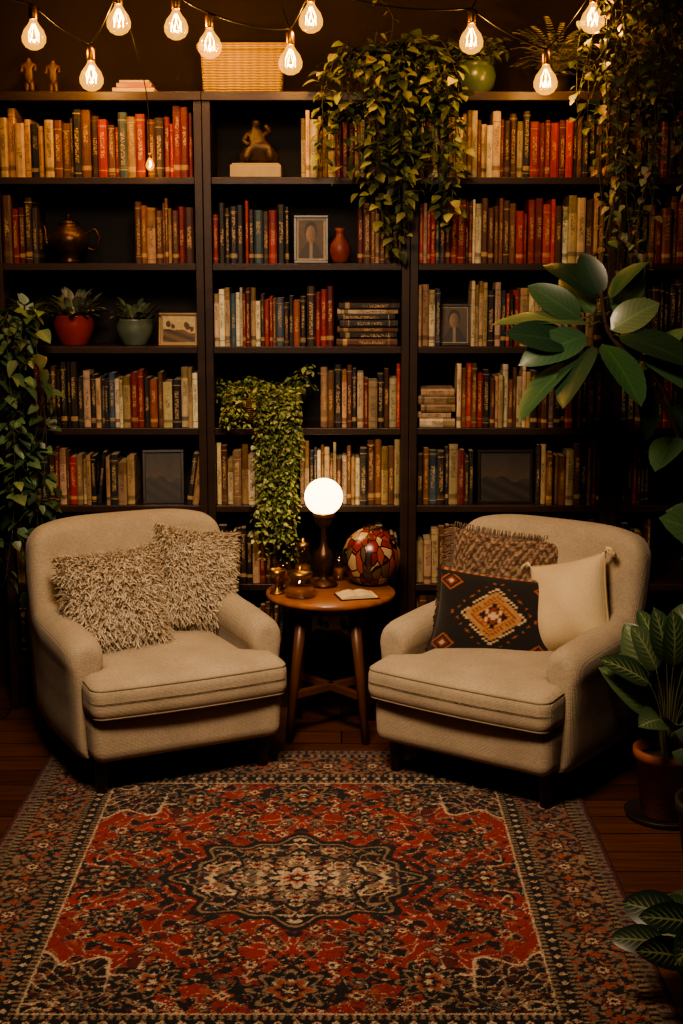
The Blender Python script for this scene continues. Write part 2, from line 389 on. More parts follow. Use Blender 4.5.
def leanbooks(x0,z,n,a,p,h=.21):
    x=x0
    for i in range(n):
        w=U(.015,.028); an=math.radians(a); hh=h*U(.9,1.05)
        T=Matrix.Translation((x,.03,z+.001))@Matrix.Rotation(-an,4,'Y')@Matrix.Translation((w/2,0,0))
        book(0,0,0,w,hh,U(.13,.17),jit(C(random.choice(p))),M=T); x+=w/math.cos(an)+.001
def stack(x0,x1,z,n,p,t0=.016,t1=.03):
    for i in range(n):
        t=U(t0,t1); L=(x1-x0)*U(.86,1); 
        T=Matrix.Translation((x0+U(0,x1-x0-L),.02+U(0,.02),z+t/2+.0005))@Matrix.Rotation(math.pi/2,4,'Y')
        book(0,0,0,t-.0008,L,.16,jit(C(random.choice(p))),M=T); z+=t
    return z
A,B,Cc,D_=LV[0:4]; E,F,G=LV[4:7]
# left bay
row(-1.265,-1.10,A,pal(CR=2,BR=2,DK=2),.2,.25); row(-1.10,-.90,A,pal(DK=2,CR=1,BR=3)); row(-.90,-.72,A,pal(CR=3,RD=2,BR=2)); row(-.72,-.548,A,pal(RD=3,DK=3,CR=1,BR=1))
row(-1.265,-1.135,B,pal(RD=4,DK=1,BR=1),.2,.25); row(-.775,-.66,B,pal(CR=4,BR=1),.19,.235); row(-.66,-.548,B,pal(BR=2,RD=2,CR=1),.19,.24)
row(-1.17,-.89,D_,pal(CR=2,DK=4,GN=1,BR=1),.19,.25); row(-.89,-.70,D_,pal(RD=1,OR=1,BL=3,CR=2,DK=1),.18,.22); row(-.70,-.548,D_,pal(CR=4,BL=1,DK=1),.19,.23)
row(-1.19,-1.05,E,pal(DK=3,CR=1,BR=2),.19,.25); row(-1.05,-.80,E,pal(DK=3,CR=3,BR=1),.18,.22,lean=True); leanbooks(-.60,E,2,-8,pal(CR=2,DK=1),.2)
row(-1.265,-.55,F,pal(DK=3,BR=3,CR=1),.18,.25); row(-1.265,-.55,G,pal(DK=3,BR=3,RD=1,CR=1),.18,.25)
# middle bay
row(-.15,-.02,A,pal(CR=5,DK=1),.2,.24); row(-.02,.13,A,pal(CR=3,RD=1,BR=1),.2,.24); row(.13,.224,A,pal(DK=2,BR=1))
row(-.48,-.36,B,pal(DK=4,CR=1),.2,.24); row(-.36,-.19,B,pal(CR=2,BL=1,DK=3),.19,.23); row(.06,.224,B,pal(DK=2,BR=2,CR=1),.19,.23)
row(-.48,-.26,Cc,pal(CR=4,RD=2),.18,.22,w0=.011,w1=.022); row(-.26,-.13,Cc,pal(OR=1,BL=4,CR=1),.18,.215); row(-.13,-.03,Cc,pal(RD=3,DK=2,BL=1),.2,.225)
stack(-.02,.222,Cc,7,pal(BR=2,DK=3,RD=1,CR=1),.018,.028)
row(-.08,.06,D_,pal(DK=2,CR=2,BR=2),.19,.245); row(.06,.224,D_,pal(CR=4,BR=1,RD=1),.19,.25,w0=.018)
row(-.48,-.30,E,pal(CR=4,BR=2),.19,.24); row(-.16,.07,E,pal(CR=6,BR=2),.2,.25,w0=.011,w1=.022); row(.07,.224,E,pal(DK=1,CR=3,BR=1,OR=1),.22,.255,w0=.018)
row(-.48,-.25,F,pal(CR=1,BR=3,DK=2),.18,.24); row(.1,.224,F,pal(DK=4,BR=2),.18,.24); row(-.48,-.2,G,pal(DK=3,BR=2),.18,.24)
# right bay
row(.29,.45,A,pal(CR=3,BR=1),.2,.235); row(.45,.70,A,pal(CR=5,OR=1,BR=2),.2,.245); row(.70,.83,A,pal(RD=5),.21,.245,w0=.018); row(.83,.995,A,pal(CR=4,BR=2,DK=1),.2,.24)
row(.29,.50,B,pal(CR=2,DK=1,RD=2,BR=2),.19,.235); row(.50,.70,B,pal(BR=2,RD=3,CR=1),.19,.24); row(.70,.80,B,pal(OR=3,RD=2),.21,.24,w0=.022); row(.80,.995,B,pal(CR=3,BR=2),.2,.25)
row(.29,.375,Cc,pal(CR=2,RD=1,BL=1),.2,.25); row(.49,.80,Cc,pal(CR=4,DK=1,BR=2),.19,.245); row(.80,.995,Cc,pal(CR=1,BR=2,DK=3),.19,.245)
zt=stack(.29,.435,D_,5,pal(CR=3,DK=3),.022,.034); row(.44,.72,D_,pal(CR=5,DK=1,BR=2),.2,.245,w1=.028); row(.72,.995,D_,pal(DK=3,CR=2,OR=1,BR=1),.19,.24)
row(.29,.51,E,pal(DK=2,BL=1,CR=2,BR=1),.19,.24); row(.75,.995,E,pal(CR=2,DK=2,BR=3),.2,.25)
row(.29,.995,F,pal(DK=3,BR=3,CR=1),.18,.25); row(.29,.995,G,pal(DK=3,BR=3),.18,.25)
# far right bay
for z in LV: row(1.062,1.3 if z>1 else 1.2,z,pal(DK=5,BR=3,RD=1),.19,.25)
row(1.3,1.78,LV[3],pal(DK=4,BR=3,RD=1)); row(1.35,1.78,LV[1],pal(DK=4,BR=3,RD=1))
BK.obj('books_on_shelves',[M_book],smooth=False)

# ---------------------------------------------------------------- rug
def make_rug(cx,cy,hw,hl):
    nx,ny=680,760; T=.007
    xs=np.linspace(-hw,hw,nx); ys=np.linspace(-hl,hl,ny); X,Y=np.meshgrid(xs,ys)
    rng=np.random.RandomState(5)
    ax=np.abs(X+rng.normal(0,.0018,X.shape)); ay=np.abs(Y+rng.normal(0,.0018,X.shape))
    K={k:np.array(C(c)) for k,c in dict(red='7c1c18',dred='4c1012',navy='0c0c12',cream='ad977a',rust='883e2a',tan='7c644c',blue='262c38',grey='64564a').items()}
    col=np.zeros((ny,nx,3)); col[:]=K['red']
    def P(m,c): col[m]=K[c]
    def noise(k,sx,sy,seed):
        r=np.random.RandomState(seed); o=np.zeros_like(X)
        for i in range(k):
            o+=np.cos(ax*sx*r.uniform(.3,1)+r.uniform(0,6.3)+1.5*np.sin(ay*sy*.35*r.uniform(.5,1)))*np.cos(ay*sy*r.uniform(.3,1)+r.uniform(0,6.3)+1.5*np.sin(ax*sx*.3))
        return o/math.sqrt(k)
    def ros(cx,cy,Rr,n,cs,el=1.0,M=True,ph=0):
        dx=ax-cx; dy=(ay-cy)/el; r=np.hypot(dx,dy); th=np.arctan2(dy,dx)+ph; rr=r/(Rr*(.8+.2*np.cos(n*th)))
        for lim,c in zip((1.0,.84,.55,.28),cs): P((rr<lim)&M,c)
    e=np.minimum(hw-ax,(hl-ay)*.82)
    field=e>.285
    n1=noise(6,60,60,1); n2=noise(6,75,70,2); n3=noise(6,45,50,3); n4=noise(7,110,100,4); n6=noise(8,170,160,12); n7=noise(8,150,170,13)
    P(n3>.5,'dred'); P(n1>.25,'navy'); P((n1>.25)&(n6>.5),'red'); P((n1<-.8),'navy'); P((n4>.9),'rust'); P((np.abs(n1-.25)<.05),'tan')
    P(np.abs(n2)<.04,'cream'); P(n7>1.0,'navy'); P((n7<-1.15),'cream'); P((n7<-1.15)&(n6>.2),'rust'); P((n6<-1.2),'blue')
    fx=hw-.285; fy=hl-.285/.82
    dc=np.hypot((fx-ax)/.40,(fy-ay)/.32); th=np.arctan2(fy-ay,fx-ax); lim=.85+.1*np.cos(th*12); sp=dc<lim
    P(sp,'navy'); P(sp&(np.abs(n4)<.16),'tan'); P(sp&(n7>.6),'dred'); P(sp&(np.abs(n2)<.07),'cream'); P(sp&(n6>1),'rust')
    P(np.abs(dc-lim)<.018,'cream')
    for k in range(58):
        x,y=rng.uniform(0,fx),rng.uniform(0,fy); R_=rng.uniform(.018,.036); cs=[['navy','cream','red','navy'],['navy','rust','cream','navy'],['navy','grey','navy','cream'],['navy','tan','dred','cream'],['navy','red','cream','navy']][rng.randint(5)]
        ros(x,y,R_,rng.choice([4,5,6,8]),cs,rng.uniform(.8,1.3),field)
    for (x,y,R_) in ((0,fy-.11,.11),(.34,fy-.15,.09),(fx-.1,.0,.09),(fx-.14,.26,.075),(.2,.40,.075)):
        ros(x,y,R_*1.2,8,['navy','navy','navy','navy'],.95,field); ros(x,y,R_,8,['tan','navy','cream','navy'],.95,field); ros(x,y,R_*.62,6,['tan','rust','navy','cream'],.95,field)
        m=(np.hypot(ax-x,ay-y)<R_)&field; P(m&(n6>.55),'navy')
    th=np.arctan2(ay/.30,ax/.36); rm=np.hypot(ax/.36,ay/.30)/(.90+.08*np.cos(th*8)+.05*np.cos(th*16))
    m=rm<1.08; P(m,'navy'); P((rm<1.0)&(rm>.965),'tan'); i_=rm<.93
    P(i_,'navy'); P(i_&(n3>.3),'blue'); P(i_&(np.abs(n4)<.2),'tan'); P(i_&(n7>.7),'dred'); P(i_&(np.abs(n2)<.07),'cream'); P(i_&(n6>.9),'rust')
    m2=rm<.66; P(m2,'grey'); P(m2&(rm>.61),'navy'); i2=rm<.60; P(i2&(n6>.0),'cream'); P(i2&(np.abs(n4)<.25),'navy'); P(i2&(n7>.5),'tan'); P(i2&(n7<-.8),'rust')
    ros(0,0,.10,8,['navy','cream','rust','navy'],.85); ros(0,0,.05,8,['cream','red','navy','cream'],.85)
    for x,y in ((.17,.0),(0,.13),(.12,.09),(.25,.07),(.09,.19)): ros(x,y,.034,6,['navy','cream','rust','navy'],.9)
    side=(hw-ax)<(hl-ay)*.82
    s=np.where(side,ay,ax)
    P(~field,'navy')
    def band(a,b): return (e>=a)&(e<b)
    main=band(.075,.215); P(main,'grey'); P(main&(n6>.0),'rust'); P(main&(n7>.15),'navy'); P(main&(np.abs(n4)<.12),'tan'); P(main&(n4>1),'dred')
    per=.155; ls=((s/per)%1-.5)*per; ac=e-.145; r=np.hypot(ls,ac); t=np.arctan2(ac,ls); rr=r/(.056*(.82+.18*np.cos(8*t)))
    for lm,c in ((1.12,'navy'),(.9,'tan'),(.62,'dred'),(.34,'cream'),(.18,'navy')): P((rr<lm)&main,c)
    P((rr<.9)&(rr>.6)&main&(n6>.4),'navy')
    ls2=(((s/per)+.5)%1-.5)*per; r=np.hypot(ls2,ac); rr=r/(.03*(.7+.3*np.cos(4*np.arctan2(ac,ls2))))
    P((rr<1)&main,'navy'); P((rr<.7)&main,'rust')
    for a in (.215,.262):
        g=band(a,a+.018); P(g,'tan'); P(g&(((s/.02)%1)<.5),'navy')
    g=band(.235,.26); P(g,'navy'); q=((s/.045)%1-.5)*.045; P(g&(np.abs(q)+np.abs(e-.2475)<.011),'cream'); P(g&(np.abs(q)+np.abs(e-.2475)<.004),'red')
    P(band(.280,.285),'cream')
    g=band(.05,.072); P(g,'tan'); P(g&(((s/.026)%1)<.5),'navy')
    g=band(.018,.05); P(g,'grey'); q=((s/.05)%1-.5)*.05; P(g&(np.abs(q)+np.abs(e-.034)<.013),'dred'); P(g&(((s/.025)%1)<.18),'navy')
    P(e<.018,'dred'); P(e<.008,'navy')
    nz=rng.uniform(.55,1.3,(ny,nx)); lo=1+.06*np.sin(Y*23+np.sin(X*5)*2)+.06*np.sin(X*17+Y*9)
    col*=(nz*lo)[...,None]
    gy=col.mean(2,keepdims=True); col=(col*.93+gy*.07)
    z=np.full_like(X,T); z[(e<.006)]=.001
    vs=np.stack([X+cx,Y+cy,z],-1).reshape(-1,3)
    i=np.arange((ny-1)*nx).reshape(ny-1,nx)[:,:-1].ravel(); f=np.stack([i,i+1,i+nx+1,i+nx],-1)
    me=bpy.data.meshes.new('persian_rug'); me.vertices.add(len(vs)); me.vertices.foreach_set('co',vs.ravel())
    me.loops.add(f.size); me.loops.foreach_set('vertex_index',f.ravel().astype(np.int32)); me.polygons.add(len(f)); me.polygons.foreach_set('loop_start',np.arange(0,f.size,4,dtype=np.int32))
    me.update(calc_edges=True); me.validate()
    a=me.attributes.new('Col','FLOAT_COLOR','POINT'); c4=np.ones((ny*nx,4),dtype=np.float32); c4[:,:3]=np.clip(col.reshape(-1,3),0,1); a.data.foreach_set('color',c4.ravel())
    me.materials.append(mat('rug_wool',attr=True,rough=1,sheen=.05,bump=(260,.9)))
    o=bpy.data.objects.new('persian_rug',me); bpy.context.collection.objects.link(o)
make_rug(-.125,-1.60,.92,1.10)

# ---------------------------------------------------------------- armchairs
def armchair(loc,rz):
    e=root('armchair',loc,rz); Mx=Matrix.Translation(loc)@Matrix.Rotation(rz,4,'Z')
    def df(p):
        y=p.y-.03; hw=.338-.03*ss(-.33,-.22,y)
        return V((p.x/.36*hw*(1+.012*(p.z/.07)),y,p.z+.205))
    simple('seat_frame',rbox(.72,.76,.16,.04,26,3,df),M_linen,e)
    def hwc(y): return .348-.090*ss(-.325,-.265,y)
    def dc(p):
        y=p.y-.12; u=p.x/.36; w=abs(p.y)/.325
        z=p.z+ (.026*(1-min(1,abs(u))**2.2)*(1-min(1,w)**2.2) if p.z>0 else 0)
        if p.z>0: z-=.010*ss(-.2,-.325,p.y)
        yb=y-.018*(1-u*u)*(1 if p.y<-.2 else 0)
        return V((u*hwc(y),yb,z+.345))
    RR=.042
    simple('seat_cushion',rbox(.72,.65,.135,RR,36,4,dc),M_linen,e)
    for zz in (.0675-RR*.42,-.0675+RR*.30):
        # welt follows the real cushion surface at this height
        off=RR-math.sqrt(max(0,RR*RR-(abs(zz)-(.0675-RR))**2)) if abs(zz)>.0675-RR else 0
        H,D=.36-off,.325-off; r=RR-off; pts=[]
        def arc(cx,cy,a0):
            for k in range(5):
                a=math.radians(a0+90*k/4); pts.append((cx+r*math.cos(a),cy+r*math.sin(a)))
        arc(H-r,D-r,0); arc(-H+r,D-r,90)
        for k in range(1,30): pts.append((-H,D-r-(2*D-2*r)*k/30))
        arc(-H+r,-D+r,180)
        for k in range(1,14): pts.append((-H+r+(2*H-2*r)*k/14,-D))
        arc(H-r,-D+r,270)
        for k in range(1,30): pts.append((H,-D+r+(2*D-2*r)*k/30))
        P3=[dc(V((x,y,zz))) for x,y in pts]
        simple('cushion_piping',tube(P3,.0042,6,True),M_pipe,e)
    base=[(.272,.13),(.272,.30),(.268,.41),(.258,.46),(.260,.50),(.280,.530),(.315,.542),(.35,.533),(.378,.505),(.386,.465),(.380,.41),(.372,.30),(.356,.13)]
    prof=[(p.x,p.y) for p in catmull([(a,b,0) for a,b in base],5)]
    prof=[(x,max(.128,z)) for x,z in prof]
    cxm=.321; czm=.38
    for sgn in (1,-1):
        rings=[]
        for y,sc in ((-.322,.25),(-.322,.50),(-.318,.68),(-.308,.82),(-.292,.92),(-.268,.98),(-.23,1),(-.1,1),(0,1),(.08,1),(.15,.99),(.22,.96),(.30,.9)):
            rr=[]
            for x,z in prof:
                x2=cxm+(x-cxm)*sc; z2=czm+(z-czm)*(1-(1-sc)*(.55 if z>czm else .0))
                rise=.04*ss(-.05,.28,y)-.014*ss(-.05,-.3,y)
                z2+=rise*ss(.3,.5,z); x2+=-.02*ss(0,.3,y)
                rr.append(V((sgn*x2,y,z2)))
            rings.append(rr if sgn==1 else rr[::-1])
        simple('arm',loft(rings),M_linen,e)
    def db(p):
        u=p.x/.37; q=(p.z+.33)/.66
        x=p.x*(1-.05*q**5)*(.90+.10*ss(.05,.5,q)); y=p.y-.085*abs(u)**2.6*(.5+.5*ss(.9,.3,q))-.02*math.sin(math.pi*q)*(1 if p.y<0 else 0)*(1-abs(u)**3)
        z=p.z-.045*abs(u)**4*q**3
        return V((x,y,z))
    Mb=Matrix.Translation((0,.235,.50))@Matrix.Rotation(math.radians(-11),4,'X')
    vs,fs=rbox(.75,.15,.67,.062,26,4,db)
    simple('backrest',([Mb@v for v in vs],fs),M_linen,e)
    for x,y in ((.29,-.33),(-.29,-.33),(.27,.27),(-.27,.27)):
        vs,fs=lathe([(.017,0),(.019,.01),(.027,.12),(.03,.145)],16); z0=.007 if y<0 else .0
        simple('leg',([(a*1+x+(.0),b+y,max(c,z0)) for a,b,c in vs],fs),M_leg,e)
    return Mx
ML=armchair((-.685,-.50,0),math.radians(27))
MR=armchair((.618,-.62,0),math.radians(-36))

# ---------------------------------------------------------------- pillows
def pillow_shape(w,h,t,n=26,sag=0):
    vs=[];fs=[];uv=[]
    def pt(u,v,s):
        x=w/2*u*(1-.07*(1-v*v)*abs(u)); z=h/2*v*(1-.07*(1-u*u)*abs(v))
        k=max(0,(1-abs(u)**2.4))*max(0,(1-abs(v)**2.4))
        y=s*t/2*k**.55*(1+.10*math.sin(u*5+v*3)*.5-.12*v)
        return V((x,y,z))
    for s in (-1,1):
        for j in range(n+1):
            for i in range(n+1):
                u=-1+2*i/n; v=-1+2*j/n
                u=math.sin(u*math.pi/2)*.6+u*.4; v=math.sin(v*math.pi/2)*.6+v*.4
                vs.append(pt(u,v,s)); uv.append((u,v,s))
    o=(n+1)**2
    for j in range(n):
        for i in range(n):
            a=j*(n+1)+i; q=(a,a+1,a+n+2,a+n+1); fs.append(q); fs.append(tuple(o+k for k in reversed(q)))
    return vs,fs,uv,pt
def PM(chair,x,y,z,yaw=0,tilt=-20,roll=0):
    return chair@Matrix.Translation((x,y,z))@Matrix.Rotation(math.radians(yaw),4,'Z')@Matrix.Rotation(math.radians(tilt),4,'X')@Matrix.Rotation(math.radians(roll),4,'Y')
def shaggy(M,w,h,t,cc='dccdb4'):
    vs,fs,uv,pt=pillow_shape(w,h,t,20)
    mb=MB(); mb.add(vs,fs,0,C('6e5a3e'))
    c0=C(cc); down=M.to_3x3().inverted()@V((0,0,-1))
    for k in range(9500):
        u,v=U(-1,1),U(-1,1); s=-1 if U(0,1)<.76 else 1
        if U(0,1)<.10:
            if U(0,1)<.5: u=random.choice((-1,1))*.98
            else: v=random.choice((-1,1))*.98
        p=pt(u,v,s); e=.03; n=(pt(min(1,u+e),v,s)-pt(max(-1,u-e),v,s)).cross(pt(u,min(1,v+e),s)-pt(u,max(-1,v-e),s))*(-s)
        n=V((0,s,0))*.35+(n.normalized()*1.0 if n.length>1e-9 else V((0,0,0)))*( -1 if n.y*s<0 else 1)+V((u,0,v))*.45*max(abs(u),abs(v))**3
        ed=max(abs(u),abs(v))
        n.normalize(); L=U(.012,.026)*(1-.25*ss(.8,1,ed)); side=n.cross(V((U(-1,1),U(-1,1),U(-1,1)))).normalized(); wd=U(.0013,.0026)
        rd=V((U(-1,1),U(-1,1),U(-1,1)))*1.0
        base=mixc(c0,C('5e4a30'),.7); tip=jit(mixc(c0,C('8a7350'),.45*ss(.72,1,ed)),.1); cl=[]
        q=[]
        for i in range(4):
            f=i/3; pos=p+(n+rd*f)*L*f*.8+down*(L*.5*f*f); ww=wd*(1-f*.5)
            q+=[pos-side*ww,pos+side*ww]; cl+=[mixc(base,tip,f)]*2
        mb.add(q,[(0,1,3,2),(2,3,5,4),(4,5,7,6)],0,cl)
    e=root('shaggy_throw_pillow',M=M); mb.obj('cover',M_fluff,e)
shaggy(PM(ML,.205,.075,.60,6,-14,11),.33,.37,.13)
shaggy(PM(ML,-.145,-.045,.575,-10,-22,-5),.36,.37,.15)
def kil(u,v):
    blk=C('15100e'); tan=C('9a744c'); cr=C('b39a78'); rust=C('6e301e'); org=C('8e4c2c')
    su=math.floor(abs(u)*22)/22*1.25; sv=math.floor(abs(v)*22)/22*1.05; d=su+sv
    if abs(v)>.93: return tan if int((u+2)*16)%2 else rust
    if abs(v)>.86: return blk
    if d<.08: return cr
    if d<.16: return rust
    if d<.24: return blk if (su>.12 or sv>.12) else cr
    if d<.36: return tan if int(abs(u-v)*20)%2 else org
    if d<.45: return rust if int(abs(u+v)*20)%2 else tan
    if d<.56: return tan
    if d<.60: return blk
    if d<.64: return cr
    if d<1.0:
        return org if (abs(d-.84)<.03 and int((abs(u)-abs(v))*14)%3==0) else blk
    cu,cv=abs(u)-.8,abs(v)-.70; dd=abs(cu)+abs(cv)
    if dd<.06: return cr
    if dd<.12: return rust
    if abs(dd-.2)<.025: return org
    return blk
def patterned(name,M,w,h,t,fn,mt,n=80,fringe=None,tassels=None):
    vs,fs,uv,pt=pillow_shape(w,h,t,n); mb=MB(); mb.add(vs,fs,0,[fn(a,b) for a,b,_ in uv])
    e=root(name,M=M); mb.obj('cover',mt,e)
    if fringe:
        fb=MB(); edges,c,L=fringe
        for ed in edges:
            for k in range(90):
                a=-1+2*k/89
                u,v=((a,ed[1]) if ed[0]=='v' else (ed[1],a)); p=pt(u,v,1); o=V((u if ed[0]=='u' else U(-.2,.2),U(-.3,.1),v if ed[0]=='v' else U(-.25,.1))).normalized()
                pts=[p,p+o*L*.5+V((0,0,-.003)),p+o*L+V((U(-.004,.004),U(-.004,.004),-.012))]
                a_,b_=tube(pts,.0017,4); fb.add(a_,b_,0,jit(c,.2))
        fb.obj('fringe',M_fluff,e)
    if tassels:
        fb=MB()
        for su in(-1,1):
            for sv in(-1,1):
                p=pt(su,sv,1)
                for k in range(34):
                    o=V((su*U(.4,1),U(-.6,.6),sv*U(.1,.9))).normalized(); pts=[p-o*.01,p+o*.022,p+o*.04+V((0,0,-.022))]
                    a_,b_=tube(pts,.002,4); fb.add(a_,b_,0,jit(C('d8c49a'),.1))
        ring=[pt(math.cos(a)/max(abs(math.cos(a)),abs(math.sin(a))),math.sin(a)/max(abs(math.cos(a)),abs(math.sin(a))),1) for a in [2*math.pi*k/72 for k in range(72)]]
        a_,b_=tube(ring,.004,6,True); fb.add(a_,b_,0,C('a8946c'))
        fb.obj('tassels',M_fluff,e)
def wov(u,v):
    k=int((v+1)*16+.6*math.sin(u*30)); c=[C('5e4434'),C('3a2a20'),C('7f664e'),C('4c382c'),C('8f7660')][(k*7+int((u+1)*18*(1+k%2)))%5]
    return jit(c,.25)
patterned('woven_throw_pillow',PM(MR,-.14,.130,.625,16,-15,4),.42,.31,.12,wov,M_kilim,70,fringe=([('v',1),('u',-1),('u',1)],C('7a6450'),.035))
patterned('cream_throw_pillow',PM(MR,.160,.065,.575,-4,-20,-18),.29,.33,.19,lambda u,v:(1,1,1),M_cream,30,tassels=True)
patterned('kilim_throw_pillow',PM(MR,-.07,-.05,.52,24,-22,5),.43,.32,.14,kil,M_kilim,110,fringe=([('u',1),('u',-1)],C('3a2418'),.012))

# ---------------------------------------------------------------- side table
TX,TY,TZ=-.04,-.275,.541
e=root('side_table',(TX,TY,0))
simple('top',lathe([(.0,-.026),(.225,-.026),(.236,-.02),(.24,-.012),(.238,-.003),(.232,0),(0,0)],64,z0=TZ),M_twood,e)
simple('apron',lathe([(.15,-.06),(.155,-.06),(.155,-.0265),(.15,-.0265)],48,z0=TZ),M_tleg,e)
for i in range(4):
    a=math.radians(40+90*i); c,s=math.cos(a),math.sin(a)
    z0=0
    simple('leg',tube([(c*.20,s*.20,z0),(c*.165,s*.165,.27),(c*.13,s*.13,TZ-.03)],lambda t:.014+.009*t,12),M_tleg,e)
mb=MB()
for a in (40,130):
    T=Matrix.Rotation(math.radians(a),4,'Z'); mb.box(-.18,.18,-.013,.013,.16+(.0 if a==40 else .0005),.188,M=T)
mb.obj('cross_stretcher',M_tleg,e,smooth=False,bevel=.003)

e=root('table_lamp',(-.066,-.20,TZ+.001))
simple('base',lathe([(0,0),(.05,0),(.052,.006),(.045,.014),(.02,.024),(.012,.04),(.02,.055),(.034,.08),(.038,.105),(.03,.13),(.014,.15),(.010,.18),(.010,.215),(.018,.225),(.03,.238),(.036,.262),(.033,.275),(0,.276)],32),M_bronze,e)
simple('collar',lathe([(.037,.262),(.041,.266),(.041,.276),(.036,.281),(.0,.281)],32),M_brass,e)
gp=[]
for k in range(25):
    a=-math.pi/2+math.pi*k/24; gp.append((max(0,.071*math.cos(a)),.337+.069*math.sin(a)))
simple('globe_shade',lathe(gp,40),M_globe,e)

def jar(name,loc,r,h,lid=True,fill=.5,content=M_amber):
    e=root(name,(loc[0],loc[1],TZ+.001))
    simple('glass',lathe([(0,0),(r*.85,0),(r,h*.08),(r,h*.72),(r*.8,h*.86),(r*.75,h),(r*.72,h),(r*.76,h*.86),(r*.93,h*.7),(r*.93,h*.1),(0,h*.06)],32),M_glass,e)
    if fill: simple('contents',lathe([(0,h*.07),(r*.9,h*.1),(r*.9,h*fill),(0,h*(fill+.01))],28),content,e)
    if lid: simple('lid',lathe([(r*.78,h),(r*.82,h+.002),(r*.82,h+.012),(r*.5,h+.018),(.008,h+.02),(.01,h+.032),(0,h+.036)],28),M_brass,e)
jar('glass_candle_jar',(-.150,-.375),.056,.078,True,.45)
jar('glass_candle_jar',(-.215,-.235),.035,.10,False,.6,M_terra)
jar('glass_candle_jar',(-.145,-.165),.032,.14,True,.5)
jar('glass_candle_jar',(-.01,-.10),.024,.085,False,.5)
simple('brass_cup',lathe([(0,0),(.028,0),(.026,.006),(.006,.014),(.006,.04),(.022,.052),(.03,.075),(.029,.09),(.026,.09),(.024,.07),(0,.055)],24,cx=-.235,cy=-.325,z0=TZ+.001),M_brass)
mb=MB()
T=Matrix.Translation((.055,-.375,TZ+.001))@Matrix.Rotation(math.radians(14),4,'Z')
for s in(-1,1):
    n=8; top=[]; bot=[]
    for i in range(n+1):
        x=s*.068*i/n; z=.006+.012*math.sin(math.pi*min(1,(i/n)*1.1+.08))**.7*(1-.6*i/n) if i<n else .006
        top.append((x,z)); bot.append((x,.003))
    vs=[(x,-.05,z) for x,z in top]+[(x,.05,z) for x,z in top]+[(x,-.05,z) for x,z in bot]+[(x,.05,z) for x,z in bot]
    N=n+1; fs=[]
    for i in range(n):
        fs+= [(i,i+1,N+i+1,N+i),(i,2*N+i,2*N+i+1,i+1),(N+i,N+i+1,3*N+i+1,3*N+i)]
    fs.append((n,2*N+n,3*N+n,N+n)); mb.add(vs,fs,0,M=T)
mb.box(-.073,.073,-.054,.054,0,.003,mat=1,M=T)
mb.obj('open_book',[M_paper,M_frame],smooth=False)
e=root('mosaic_round_vase',(.112,-.165,TZ+.001))
simple('body',lathe([(0,0),(.045,0),(.07,.012),(.097,.045),(.11,.09),(.107,.13),(.09,.17),(.06,.198),(.035,.21),(.028,.214),(.024,.208),(0,.206)],48),M_mosaic,e)
simple('rim',tube([(.03*math.cos(a),.03*math.sin(a),.213) for a in [2*math.pi*k/24 for k in range(24)]],.004,8,True),M_bronze,e)

# ---------------------------------------------------------------- plants helpers
def leaf(mb,base,d,L,W,curl=.3,fold=.25,n=5,mat=0,col=(.1,.3,.1),shape='oval',up=V((0,0,1)),roll=0):
    d=d.normalized(); side=d.cross(up)
    if side.length<.05: side=V((1,U(-.5,.5),0))
    side.normalize(); nr=side.cross(d).normalized()
    if roll: 
        Rm=Matrix.Rotation(roll,3,d); side=Rm@side; nr=Rm@nr
    vs=[];uv=[];fs=[];sd=U(0,1)
    for i in range(n+1):
        t=i/n
        if shape=='heart': w=(math.sin(math.pi*min(1,t**.55))**.8 if 0<t<1 else 0)
        elif shape=='lance': w=math.sin(math.pi*t**.8)**1.1 if 0<t<1 else 0
        else: w=math.sin(math.pi*t**.85)**.65 if 0<t<1 else 0
        w*=W/2; c=base+d*(L*t*(1-.2*abs(curl)*t))-nr*(curl*L*.55*t*t)
        vs+=[c-side*w+nr*fold*w,c,c+side*w+nr*fold*w]; uv+=[(-1,t,sd),(0.0,t,sd),(1,t,sd)]
        if i: a=3*i; fs+=[(a-3,a-2,a+1,a),(a-2,a-1,a+2,a+1)]
    mb.add(vs,fs,mat,col,uv=uv)
def rdir(zr=(-.3,.6)):
    a=U(0,6.283); return V((math.cos(a),math.sin(a),U(*zr)))
GR=[C('555f34'),C('444e2c'),C('6e7444'),C('38422a'),C('7e8050')]
GD=[C('34492e'),C('2a3e26'),C('40563a'),C('4e6444')]
def strand(mb,pts,ls,step,cols,sm=1,lm=0,shape='heart',rs=.0016,out=V((0,-1,0)),n=4):
    P=catmull(pts,5,False); a,b=tube(P,rs,4); mb.add(a,b,sm)
    acc=0;s=1
    for i in range(1,len(P)):
        seg=(P[i]-P[i-1]).length; acc+=seg
        while acc>step:
            acc-=step; s=-s; p=P[i-1].lerp(P[i],U(0,1))
            d=V((s*U(.3,1),0,U(-.7,.35)))+out*U(.1,.9)+V((0,U(-.2,.2),0))
            d.normalize(); st=p+d*ls*.35; L=ls*U(.6,1.25)
            leaf(mb,st,d+V((0,0,-.3)),L,L*U(.6,.85),U(.1,.6),U(.1,.4),n,lm,jit(random.choice(cols),.25),shape,roll=U(-.6,.6))
            a,b=tube([p,st],rs*.6,3); mb.add(a,b,sm)
def potobj(name,e,r,h,m,rim=.006,taper=.75):
    simple('pot',lathe([(0,0),(r*taper,0),(r*(taper+.05),.004),(r*(taper+.5*(1-taper)),h*.5),(r,h*.88),(r+rim,h*.89),(r+rim,h),(r-.006,h),(r-.01,h*.86),(0,h*.86)],36),m,e)
    simple('soil',lathe([(0,h*.87),(r-.011,h*.865)],24),M_soil,e)

